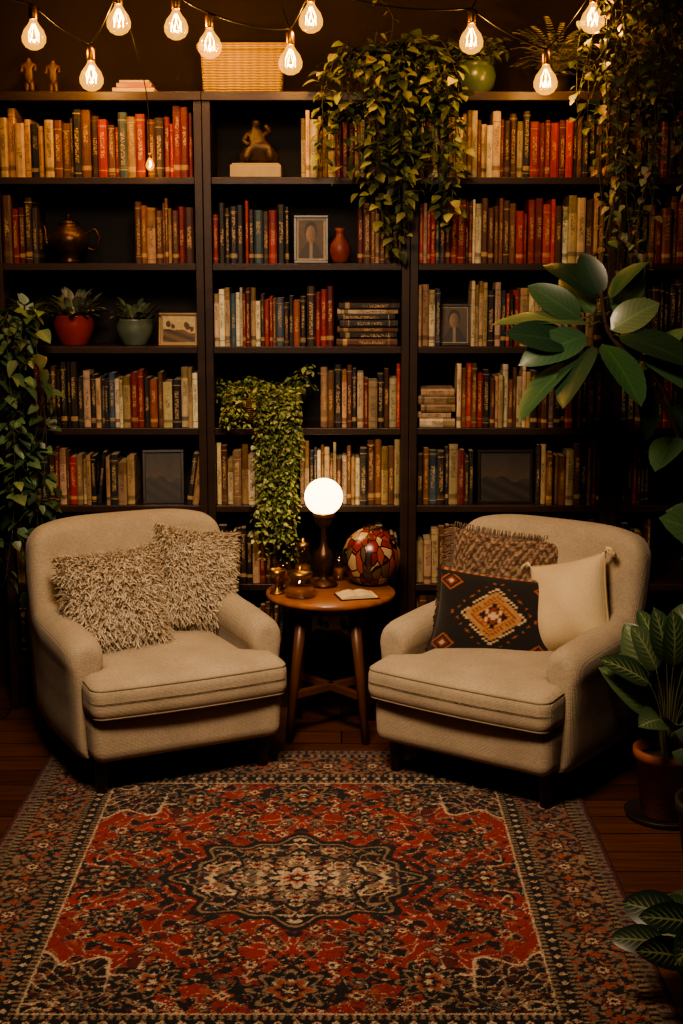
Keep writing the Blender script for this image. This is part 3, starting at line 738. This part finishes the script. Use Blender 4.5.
# big pothos on bookcase top
e=root('trailing_pothos',(.17,.09,2.35)); potobj('pot',e,.085,.12,M_darkpot)
mb=MB()
for k in range(30):
    a=U(0,6.28); r0=.05
    d=rdir((.4,1.2)); p=V((math.cos(a)*r0,math.sin(a)*r0*.8,.11)); q=p+d*U(.03,.12)
    if q.z>.21: q.z=U(.16,.21)
    strand(mb,[p,q,q+V((d.x*.06,-abs(d.y)*.03,-.01))],.045,.024,GR,out=V((0,-.6,.3)))
tips=[(-.25,-.26),(-.21,-.28),(-.17,-.32),(-.12,-.36),(-.07,-.38),(-.03,-.52),(.0,-.58),(.025,-.60),(.05,-.46),(.09,-.36),(.13,-.34),(.17,-.38),(.2,-.50),(.22,-.55),(.245,-.45),(.26,-.22),(-.15,-.14),(-.05,-.22),(.06,-.44),(-.23,-.12),(.02,-.4),(.215,-.36),(-.05,-.44),(.04,-.54),(.19,-.42),(.1,-.22),(-.1,-.3),(.14,-.26)]
for x,zb in tips:
    p=V((x*.3+U(-.02,.02),-.03,.12)); y=-.13+U(-.06,.01)
    strand(mb,[p,(x*.7,-.08,.15+U(-.03,.04)),(x*.95,y,.04),(x+U(-.02,.02),y-.01,zb*.5),(x+U(-.025,.025),y,zb)],.051,.021,GR,out=V((0,-1,0)))
strand(mb,[(.0,0,.15),(.02,-.03,.26),(-.02,-.05,.32),(-.08,-.08,.36)],.03,.03,GR)
mb.obj('foliage',[M_leaf,M_stem],e)

e=root('potted_plant',(.50,.10,2.35)); 
simple('pot',lathe([(0,0),(.045,0),(.05,.006),(.068,.03),(.076,.065),(.068,.095),(.062,.105),(.066,.115),(.06,.115),(.056,.10),(0,.095)],36),M_greenpot,e)
mb=MB()
for k in range(36):
    a=U(0,6.28); p=V((math.cos(a)*.03,math.sin(a)*.03,.098)); d=rdir((.8,2.2)).normalized(); q=p+d*U(.04,.12)
    strand(mb,[p,q,q+V((d.x,d.y,-.2))*.05],.035,.018,GR[:4],out=V((0,-.4,.3)))
mb.obj('foliage',[M_leaf,M_stem],e)
e=root('potted_fern',(.80,.10,2.35)); potobj('pot',e,.055,.07,M_darkpot)
mb=MB()
for k in range(90):
    a=U(0,6.28); d=V((math.cos(a),math.sin(a)*.8-.15,0)); L=U(.08,.18); hh=U(1.0,2.1)
    P=[V((0,0,.065))+d*L*t+V((0,0,L*(hh*t-.9*t*t))) for t in (0,.25,.5,.75,1)]; P=catmull(P,4,False)
    aa,b=tube(P,.0012,3); mb.add(aa,b,1)
    for i in range(3,len(P)):
        t=(P[i]-P[i-1]).normalized(); sd=t.cross(V((0,0,1))).normalized(); w=.028*(1-i/len(P)*.6)
        for s in(-1,1): leaf(mb,P[i],sd*s+t*.4+V((0,-.2,.1)),w,.014,.2,.1,3,0,jit(random.choice([C('b0aa74'),C('8f9464'),C('bcb080')]),.2))
mb.obj('fronds',[M_leaf,M_stem],e)

e=root('basket_planter',(-.29,.115,1.11))
simple('basket',lathe([(0,0),(.07,0),(.105,.03),(.122,.07),(.118,.10),(.124,.112),(.116,.115),(.110,.10),(.113,.07),(0,.06)],40),M_wickd,e)
mb=MB()
LG=[C('848c50'),C('6c7844'),C('566236'),C('969a62')]
for k in range(60):
    a=U(0,6.28); p=V((math.cos(a)*.05,math.sin(a)*.05,.10)); d=rdir((.3,1.3)).normalized(); q=p+V((d.x*1.5,d.y*.8,d.z))*U(.05,.12)
    if q.z>.25:q.z=U(.2,.25)
    strand(mb,[p,q,q+V((d.x*.05,-.02,-.03))],.024,.012,LG,rs=.001,n=3)
for k in range(56):
    if k<12: x=random.choice((-1,1))*U(.06,.15); zb=U(-.0,.07)
    else: x=U(-.03,.125); zb=-U(.2,.5)
    y=-.15+U(-.03,.015)
    strand(mb,[(x*.4,-.03,.11),(x*.9,-.10,.15),(x,y,.08),(x+U(-.02,.02),y,zb*.5+.02),(x*.8+U(-.03,.03),y-.01,zb)],.021,.0095,LG,rs=.0009,n=3)
for k in range(5):
    strand(mb,[(.03,0,.1),(.08+.01*k,-.02,.16),(.12+.012*k,-.03,.2+.012*k),(.15+.01*k,-.04,.22-.01*k)],.03,.022,LG,rs=.001,n=3,shape='lance')
mb.obj('foliage',[M_leaf,M_stem],e)
def succ(name,x,y,z,m,r,h,n,cols,L,W):
    e=root(name,(x,y,z)); 
    simple('pot',lathe([(0,0),(r*.62,0),(r*.66,.004),(r*.95,h*.45),(r,h*.72),(r*.93,h*.94),(r*.96,h),(r*.86,h),(r*.84,h*.9),(0,h*.88)],36),m,e)
    mb=MB()
    for k in range(n):
        a=U(0,6.28); t=U(0,1); d=V((math.cos(a)*(1.1-t*.5),math.sin(a)*(.9-t*.5)-.15,.25+t*1.1)); p=V((math.cos(a)*r*.4,math.sin(a)*r*.4,h*.92))
        q=p+d.normalized()*U(.01,.06); leaf(mb,q,d,L*U(.7,1.2),W*U(.8,1.2),U(.1,.6),.35,5,0,jit(random.choice(cols),.2),'oval'); a_,b_=tube([p,q],.002,4); mb.add(a_,b_,1)
    mb.obj('foliage',[M_leaf,M_stem],e)
succ('potted_succulent',-1.028,.11,1.42,M_redpot,.078,.115,110,[C('7c8468'),C('989a80'),C('5e6a54'),C('7a7060')],.07,.03)
succ('potted_succulent',-.795,.11,1.42,M_greypot,.072,.10,50,[C('5a6a50'),C('7a8468'),C('455540')],.055,.026)

# left trailing plant
e=root('trailing_pothos',(-1.215,.10,1.42)); potobj('pot',e,.05,.10,M_darkpot)
mb=MB()
for k in range(36):
    d=rdir((.2,1)).normalized(); p=V((0,0,.09)); q=p+V((d.x*.6+.3*abs(d.x),d.y-.3,d.z))*U(.04,.11); leaf(mb,q,d+V((0,-.5,0)),.06,.04,.4,.2,5,0,jit(random.choice([C('9da88c'),C('b0b49c'),C('747f64')])),'heart'); a_,b_=tube([p,q],.002,4); mb.add(a_,b_,1)
for k in range(12):
    x=U(-.08,.05); zb=-U(.55,1.02); y=-.19+U(-.09,.03)
    if k%4==0: x+=.05
    x1=x+U(-.05,.08)
    if k in(3,7): x1=x+.17; zb=-.74 if k==3 else -.56
    strand(mb,[(x*.3,-.03,.10),(x*.8,-.11,.13),(x,y,.0),(x+U(-.05,.05),y,zb*.35),(x+U(-.07,.07),y-.02,zb*.7),(x1,y,zb)],.066,.047,GD+[C('64744c')],n=5)
mb.obj('foliage',[M_leaf,M_stem],e)

# hanging vine at right, from ceiling planter
e=root('hanging_planter',(1.12,-.22,0))
vs,fs=lathe([(0,2.68),(.06,2.682),(.1,2.72),(.12,2.78),(.115,2.81),(.108,2.81),(.11,2.77),(0,2.76)],32); simple('pot',(vs,fs),M_darkpot,e)
for k in range(3):
    a=k*2.094; simple('hanger_cord',tube([(.115*math.cos(a),.115*math.sin(a),2.805),(0,0,2.96),(0,0,3.0)],.003,6),M_black,e)
mb=MB()
VG=[C('66704c'),C('545f40'),C('7e7c5c'),C('465236'),C('74604c')]
for k in range(40):
    a=U(0,6.28); x0=math.cos(a)*.1; y0=math.sin(a)*.1
    xt=U(-.22,.16); zt=U(1.75,2.45)
    if k%5==0: zt=U(1.48,1.75); xt=U(-.22,-.05)
    if k%7==3: xt=U(-.34,-.25); zt=U(2.15,2.35)
    strand(mb,[(x0*.5,y0*.5,2.78),(x0*1.25,y0*1.2,2.82),(x0*1.3+xt*.3,y0*1.3,2.66),(xt*.75+U(-.08,.08),y0-.02,(2.66+zt)/2+.05),(xt,y0*.7-.02,zt)],.040,.030,VG,n=4)
mb.obj('foliage',[M_leaf,M_stem],e)
# rubber plant right
e=root('rubber_plant',(1.36,-.24,0)); potobj('pot',e,.14,.26,M_darkpot)
mb=MB()
def wp(x,y,z): return V((x-1.36,y+.24,z))
trunk=catmull([wp(1.36,-.24,.22),wp(1.33,-.28,.7),wp(1.22,-.34,1.1),wp(1.05,-.40,1.36),wp(.93,-.42,1.50),wp(.90,-.42,1.64)],6,False)
a_,b_=tube(trunk,lambda t:.016-.009*t,8); mb.add(a_,b_,1)
t2=catmull([wp(1.22,-.34,1.1),wp(1.12,-.46,1.3),wp(1.03,-.5,1.42)],6,False); a_,b_=tube(t2,.007,8); mb.add(a_,b_,1)
t3=catmull([wp(1.05,-.40,1.36),wp(.93,-.46,1.40),wp(.80,-.5,1.42)],6,False); a_,b_=tube(t3,.006,8); mb.add(a_,b_,1)
tw=trunk+t2+t3
BG=[C('2c4630'),C('385438'),C('243a28'),C('566a46')]
LF=[((.862,-.45,1.523),(.515,-.5,1.512),.10,2),((.845,-.48,1.488),(.637,-.6,1.357),.12,0),((.897,-.42,1.61),(.689,-.4,1.725),.12,1),((.897,-.42,1.62),(.81,-.38,1.76),.10,1),((.93,-.42,1.61),(1.053,-.45,1.745),.10,0),
((.862,-.5,1.452),(.74,-.66,1.24),.14,1),((.897,-.5,1.46),(.99,-.68,1.25),.14,0),((.949,-.5,1.488),(1.17,-.66,1.36),.15,1),((.93,-.46,1.505),(1.11,-.5,1.56),.12,2),((.828,-.44,1.54),(.62,-.42,1.62),.11,0),
((.793,-.5,1.46),(.56,-.58,1.44),.12,1),((.80,-.5,1.40),(.60,-.6,1.20),.14,0),((1.0,-.5,1.38),(1.06,-.66,1.14),.16,1),((1.03,-.5,1.42),(1.22,-.62,1.26),.15,0),((.95,-.4,1.56),(1.09,-.34,1.66),.1,0),((.88,-.40,1.56),(.74,-.30,1.66),.1,0),((1.05,-.42,1.36),(1.22,-.4,1.5),.12,2),((1.2,-.36,1.12),(1.1,-.5,1.0),.12,0),((1.15,-.4,1.25),(1.26,-.6,1.05),.14,1)]
for b0,t0,w,ci in LF:
    b=wp(*b0); t=wp(*t0); d=t-b
    near=min(tw,key=lambda q:(q-b).length); a_,b_=tube([near,(near+b)/2+V((0,0,.01)),b],.0035,5); mb.add(a_,b_,2)
    leaf(mb,b,d+V((0,0,.08)),d.length*1.05,w,U(.25,.5),.22,9,0,jit(BG[ci+1 if ci<2 else 3],.2),'oval',roll=U(-.6,.6)+(.4 if d.x<0 else -.4),up=V((0,-.9,.6)))
mb.obj('foliage',[M_leafg,M_bark,M_stem],e)

def bladeplant(name,loc,pr,ph,potm,leaves,lm,cols,saucer=True,taper=.7):
    e=root(name,loc)
    z=0
    if saucer:
        simple('saucer',lathe([(0,0),(pr*1.15,0),(pr*1.3,.02),(pr*1.26,.022),(pr*1.1,.008),(0,.008)],36),M_darkpot,e); z=.009
    vs,fs=lathe([(0,0),(pr*taper,0),(pr*(taper+.04),.004),(pr,ph*.86),(pr+.008,ph*.87),(pr+.008,ph),(pr-.006,ph),(pr-.01,ph*.86),(0,ph*.86)],36)
    simple('pot',([(a,b,c+z) for a,b,c in vs],fs),potm,e)
    simple('soil',lathe([(0,ph*.87),(pr-.011,ph*.866)],24,z0=z),M_soil,e)
    mb=MB()
    for (dx,dy,hz,L,W,lx,ly,lz) in leaves:
        p=V((dx*.15,dy*.15,ph*.87)); q=V((dx,dy,hz)); P=catmull([p,p.lerp(q,.5)+V((-dx*.15,-dy*.15,.03)),q],5,False)
        a_,b_=tube(P,lambda t:.004-.002*t,6); mb.add(a_,b_,1)
        leaf(mb,q,V((lx,ly,lz)),L,W,.45,.25,9,0,jit(random.choice(cols),.18),'oval',roll=U(-.3,.3),up=V((0,-.7,.7)))
    mb.obj('foliage',[lm,M_stem],e)
lv=[]
for k in range(24):
    a=2*math.pi*k/12+U(-.2,.2); inner=k>=12; r=U(.03,.07) if inner else U(.06,.11)
    lv.append((math.cos(a)*r,math.sin(a)*r,U(.42,.54) if inner else U(.30,.45),U(.17,.24),U(.085,.12),math.cos(a)*(.4 if inner else .6),math.sin(a)*(.4 if inner else .7),U(.6,1.3) if inner else U(.2,.9)))
bladeplant('potted_calathea',(1.03,-1.12,0),.10,.22,M_terra,lv,M_leafv,[C('3a4e34'),C('485c3e'),C('2f422c')])
lv=[]
for k in range(14):
    a=2*math.pi*k/14+U(-.2,.2); r=U(.05,.16); lv.append((math.cos(a)*r,math.sin(a)*r,U(.7,.98),U(.2,.27),U(.12,.17),math.cos(a)*.9,math.sin(a)*.9-.2,U(-.3,.8)))
bladeplant('potted_philodendron',(1.38,-.80,0),.13,.30,M_darkpot,lv,M_leafg,[C('304630'),C('3a5238')])
lv=[]
for k in range(24):
    a=2*math.pi*k/12+U(-.2,.2); r=U(.04,.11); lv.append((math.cos(a)*r,math.sin(a)*r,U(.10,.22),U(.12,.17),U(.07,.10),math.cos(a),math.sin(a)*.9,U(-.1,.5)))
bladeplant('potted_peperomia',(.875,-2.30,0),.07,.10,M_darkpot,lv,M_leafv,[C('1e2e20'),C('283a28')],False)
lv=[]
for k in range(10):
    a=2*math.pi*k/10+U(-.2,.2); r=U(.03,.07); lv.append((math.cos(a)*r,math.sin(a)*r,U(.3,.40),U(.11,.14),U(.07,.1),math.cos(a),math.sin(a)*.9,U(.4,1.2)))
bladeplant('potted_philodendron',(1.07,-1.62,0),.12,.25,M_darkpot,lv,M_leafg,[C('243828'),C('2e4630')],False)

# ---------------------------------------------------------------- ornaments
def frame(name,x,y,z,w,h,tilt,m,fn,yaw=0,mount=.0,t=.012):
    T=Matrix.Translation((x,y,z))@Matrix.Rotation(math.radians(yaw),4,'Z')@Matrix.Rotation(math.radians(-tilt),4,'X')
    e=root(name,M=T); mb=MB(); b=t
    mb.box(-w/2,w/2,0,.014,0,b); mb.box(-w/2,w/2,0,.014,h-b,h); mb.box(-w/2,-w/2+b,0,.014,b,h-b); mb.box(w/2-b,w/2,0,.014,b,h-b)
    mb.obj('moulding',m,e,smooth=False,bevel=.0015)
    mb=MB(); nx,nz=48,48; vs=[];cs=[];fs=[]
    for j in range(nz+1):
        for i in range(nx+1):
            u,v=i/nx,j/nz; px=-w/2+b+(w-2*b)*u; pz=b+(h-2*b)*v; vs.append((px,.007,pz))
            k=min(u,1-u)*(w-2*b),min(v,1-v)*(h-2*b)
            cs.append(C('8f7c60') if min(k)<mount else fn(u,v))
    for j in range(nz):
        for i in range(nx): a=j*(nx+1)+i; fs.append((a,a+1,a+nx+2,a+nx+1))
    mb.add(vs,fs,0,cs); mb.box(-w/2+b,w/2-b,.0075,.012,b,h-b,col=C('2a1c12')); mb.obj('print',M_pic,e,smooth=False)
def scene_sepia(u,v):
    hz=.45+.06*math.sin(u*5)+.03*math.sin(u*13)
    if v>hz:
        c=mixc(C('b8945c'),C('c8ac74'),v)
        for tx,th in ((.2,.3),(.33,.22),(.72,.35),(.85,.25)):
            if math.hypot((u-tx)*1.6,v-(hz+th*.55))<th*.38: c=C('4a341e')
        return c
    return mixc(C('3a2816'),C('7a5c34'),(math.sin(u*9+v*20)*.5+.5)*.6)
def scene_dark(u,v):
    hz=.38+.12*abs(math.sin(u*3.6+.5))+.03*math.sin(u*17)
    if v>hz: return mixc(C('40301f'),C('1c140e'),(v-hz)*1.8 if (v-hz)<.5 else .9)
    return mixc(C('0e0a08'),C('2c2014'),.5+.5*math.sin(u*12+v*24))
def portrait(u,v):
    x=(u-.5); 
    if math.hypot(x/.17,(v-.62)/.2)<1: return mixc(C('8c6a4c'),C('4c3424'),max(0,min(1,x*3+.5)))
    if math.hypot(x/.22,(v-.68)/.24)<1: return C('140e0a')
    if v<.42 and abs(x)<.16+(.42-v)*.8: return C('241814') if abs(x)>.06 else C('7a6a54')
    return mixc(C('3a2a1c'),C('50402a'),v)
frame('picture_frame',-.622,.06,1.421,.155,.125,10,M_framel,scene_sepia,-4,.006,.008)
frame('picture_frame',-.69,.05,.811,.16,.21,12,M_frame,scene_dark,6)
frame('picture_frame',.43,.05,1.421,.125,.16,10,M_frame,portrait,0,.004,.010)
frame('picture_frame',.635,.045,.811,.215,.21,8,M_frame,scene_dark)
frame('picture_frame',-.115,.05,1.731,.13,.18,8,M_frame,portrait,0,.008,.010)
frame('picture_frame',-.03,.06,.201,.2,.2,8,M_frame,scene_sepia)
mb=MB(); mb.box(-.415,-.225,.03,.17,2.046,2.092); mb.box(-.408,-.232,.036,.164,2.092,2.098); mb.obj('plaster_plinth',M_stone,smooth=False,bevel=.003)
def skinfig(name,loc,pts,edges,m,scale=1,par=None):
    me=bpy.data.meshes.new(name); me.from_pydata([tuple(V(p[:3])*scale) for p in pts],edges,[]); o=bpy.data.objects.new(name,me); bpy.context.collection.objects.link(o)
    o.location=loc; me.materials.append(m)
    s=o.modifiers.new('skin','SKIN'); s.use_smooth_shade=True
    for i,p in enumerate(pts): me.skin_vertices[0].data[i].radius=(p[3]*scale,)*2; me.skin_vertices[0].data[i].use_root=(i==0)
    u=o.modifiers.new('sub','SUBSURF'); u.levels=2; u.render_levels=2
    return o
sc=[(0,0,.05,.040),(-.01,-.005,.085,.034),(-.015,-.01,.115,.028),(-.012,-.015,.137,.012),(-.01,-.018,.155,.021),(-.008,-.02,.172,.013),
 (-.055,0,.03,.028),(.05,0,.028,.030),(-.045,-.01,.112,.014),(-.06,-.03,.085,.012),(-.035,-.045,.07,.010),(.022,-.01,.11,.014),(.045,-.025,.125,.011),(.025,-.03,.15,.009),
 (.045,-.035,.055,.020),(.05,-.045,.012,.014),(-.04,-.035,.05,.020),(-.05,-.05,.012,.014),(-.08,.0,.012,.016),(.08,.0,.012,.016)]
se=[(0,1),(1,2),(2,3),(3,4),(4,5),(0,6),(0,7),(2,8),(8,9),(9,10),(2,11),(11,12),(12,13),(0,14),(14,15),(0,16),(16,17),(6,18),(7,19)]
skinfig('carved_sculpture',(-.31,.10,2.097),sc,se,M_statued,.95)
standing=[(0,0,.05,.014),(0,0,.075,.013),(0,0,.092,.014),(0,0,.103,.006),(0,0,.115,.010),(-.02,0,.09,.007),(-.024,-.012,.065,.005),(.02,0,.09,.007),(.024,-.015,.07,.005),(-.008,0,.025,.009),(-.009,0,.004,.008),(.008,0,.025,.009),(.009,0,.004,.008)]
ste=[(0,1),(1,2),(2,3),(3,4),(2,5),(5,6),(2,7),(7,8),(0,9),(9,10),(0,11),(11,12)]
skinfig('standing_figurine',(-1.155,.06,2.352),standing,ste,M_statue,1.1)
skinfig('standing_figurine',(-1.07,.08,2.352),standing,ste,M_statue,1.05)
e=root('bronze_teapot',(-1.035,.10,1.731))
simple('body',lathe([(0,0),(.04,0),(.042,.008),(.03,.018),(.05,.035),(.075,.065),(.08,.09),(.068,.118),(.04,.138),(.036,.146),(.04,.15),(.02,.162),(.008,.168),(.012,.18),(0,.188)],36),M_bronze,e)
simple('handle',tube(catmull([(.068,0,.11),(.10,0,.125),(.115,0,.09),(.10,0,.05),(.07,0,.055)],5,False),.006,8),M_bronze,e)
simple('spout',tube(catmull([(-.065,0,.06),(-.085,0,.08),(-.087,0,.115),(-.092,0,.14)],5,False),lambda t:.013-.007*t,8),M_bronze,e)
e=root('clay_vase',(-.005,.055,1.731))
simple('body',lathe([(0,0),(.026,0),(.03,.01),(.04,.04),(.036,.07),(.018,.095),(.014,.115),(.022,.13),(.018,.13),(.01,.115),(0,.1)],28),M_redfig,e)
e=root('wicker_basket',(-.365,.13,2.351))
simple('body',rbox(.30,.2,.15,.015,14,3,lambda p:V((p.x*(1+.35*p.z),p.y,p.z+.075))),M_wick,e)
simple('lid',rbox(.335,.215,.03,.012,14,3,lambda p:V((p.x,p.y,p.z+.163))),M_wick,e)
mb=MB(); mb.box(-.845,-.69,.03,.16,2.351,2.368,mat=0); mb.box(-.83,-.70,.035,.15,2.3685,2.386,mat=1); mb.box(-.82,-.71,.04,.15,2.3865,2.396,mat=0)
mb.obj('stack_of_boxes',[M_stone,M_twood],smooth=False,bevel=.002)

# ---------------------------------------------------------------- string lights
e=root('string_lights')
bl=[(-1.069,-.25,2.52),(-.878,-.22,2.385),(-.773,-.25,2.57),(-.575,-.24,2.555),(-.461,-.22,2.495),(-.179,-.22,2.44),(-.106,-.26,2.575),(.454,-.22,2.51),(.714,-.24,2.37),(.871,-.25,2.575)]
gl=MB();so=MB();fi=MB();cb=MB()
for x,y,z in bl:
    T=Matrix.Translation((x,y,z))@Matrix.Rotation(U(0,6),4,'Z')
    a,b=lathe([(.012,.05),(.013,.04),(.020,.028),(.034,.010),(.042,-.012),(.041,-.030),(.030,-.047),(.013,-.056),(0,-.057)],24); gl.add(a,b,0,M=T)
    a,b=lathe([(0,.045),(.0145,.045),(.0155,.05),(.0155,.082),(.011,.09),(.005,.096),(0,.097)],16); so.add(a,b,0,M=T)
    for k in range(6):
        an=k*1.0472; an2=an+.52
        a,b=tube([(.004*math.cos(an),.004*math.sin(an),.03),(.018*math.cos(an),.018*math.sin(an),.0),(.018*math.cos(an2),.018*math.sin(an2),-.030)],.0014,4); fi.add(a,b,0,M=T)
    ld=bpy.data.lights.new('bulb_light','POINT'); ld.energy=4.4; ld.color=(1,.54,.22); ld.shadow_soft_size=.007
    lo=bpy.data.objects.new('bulb_light',ld); bpy.context.collection.objects.link(lo); lo.parent=e; lo.location=(x,y,z-.008)
tops=[(-2.28,-.3,2.95),(-1.35,-.27,2.72)]+[(x,y,z+.097) for x,y,z in bl]+[(1.35,-.25,2.8),(2.28,-.3,2.95)]
for p,q in zip(tops[:-1],tops[1:]):
    p,q=V(p),V(q); L=(q-p).length
    P=[p.lerp(q,t/10)-V((0,0,.22*L*(t/10)*(1-t/10))) for t in range(11)]
    a,b=tube(P,.0035,6); cb.add(a,b)
for i,(dx) in ((2,.05),(5,-.03),(7,.04),(9,.03)):
    x,y,z=bl[i]; a,b=tube(catmull([(x,y,z+.096),(x+dx,y+.02,z+.2),(x+dx*2,y,3.0)],6,False),.0035,6); cb.add(a,b)
a,b=tube(catmull([(-.773,-.25,2.665),(-.73,-.20,2.5),(-.705,-.07,2.33),(-.70,-.06,2.12)],8,False),.002,5); cb.add(a,b)
T=Matrix.Translation((-.70,-.06,2.085)); a,b=lathe([(.006,.025),(.008,.02),(.015,.005),(.016,-.006),(.009,-.018),(0,-.02)],20); gl.add(a,b,0,M=T)
a,b=lathe([(0,.022),(.008,.022),(.008,.04),(0,.045)],12); so.add(a,b,0,M=T)
a,b=tube([(0,0,.015),(.004,0,0),(-.003,0,-.01)],.003,5); fi.add(a,b,0,M=T)
gl.obj('bulb_glass',M_bulb,e); so.obj('sockets',M_brass,e); fi.obj('filaments',M_fil,e); cb.obj('cable',M_black,e)
ld=bpy.data.lights.new('bulb_light','POINT'); ld.energy=.6; ld.color=(1,.55,.2); ld.shadow_soft_size=.006
lo=bpy.data.objects.new('bulb_light',ld); bpy.context.collection.objects.link(lo); lo.parent=e; lo.location=(-.70,-.065,2.083)

# ---------------------------------------------------------------- lights
def area(name,loc,tgt,size,en,col,spread=180):
    l=bpy.data.lights.new(name,'AREA'); l.energy=en; l.size=size; l.color=col; l.spread=math.radians(spread)
    o=bpy.data.objects.new(name,l); bpy.context.collection.objects.link(o); o.location=loc
    o.rotation_euler=(V(tgt)-V(loc)).to_track_quat('-Z','Y').to_euler(); return o
area('overhead_fill',(-.3,-2.5,2.9),(-.1,-.75,.5),.8,56,(1,.72,.48),105)  # added warm fill, out of view above the rug; no ceiling fixture exists
w=bpy.data.worlds.new('world'); bpy.context.scene.world=w; w.use_nodes=True
w.node_tree.nodes['Background'].inputs[0].default_value=(.5,.3,.15,1); w.node_tree.nodes['Background'].inputs[1].default_value=.05
try: bpy.context.scene.view_settings.look='AgX - Medium High Contrast'
except Exception as ex: print(ex)

cd=bpy.data.cameras.new('camera'); co=bpy.data.objects.new('camera',cd); bpy.context.collection.objects.link(co)
co.location=(0,-5.5,1.76); co.rotation_euler=(math.radians(90-10.04),0,0); cd.lens=50.98; cd.sensor_width=36
bpy.context.scene.camera=co
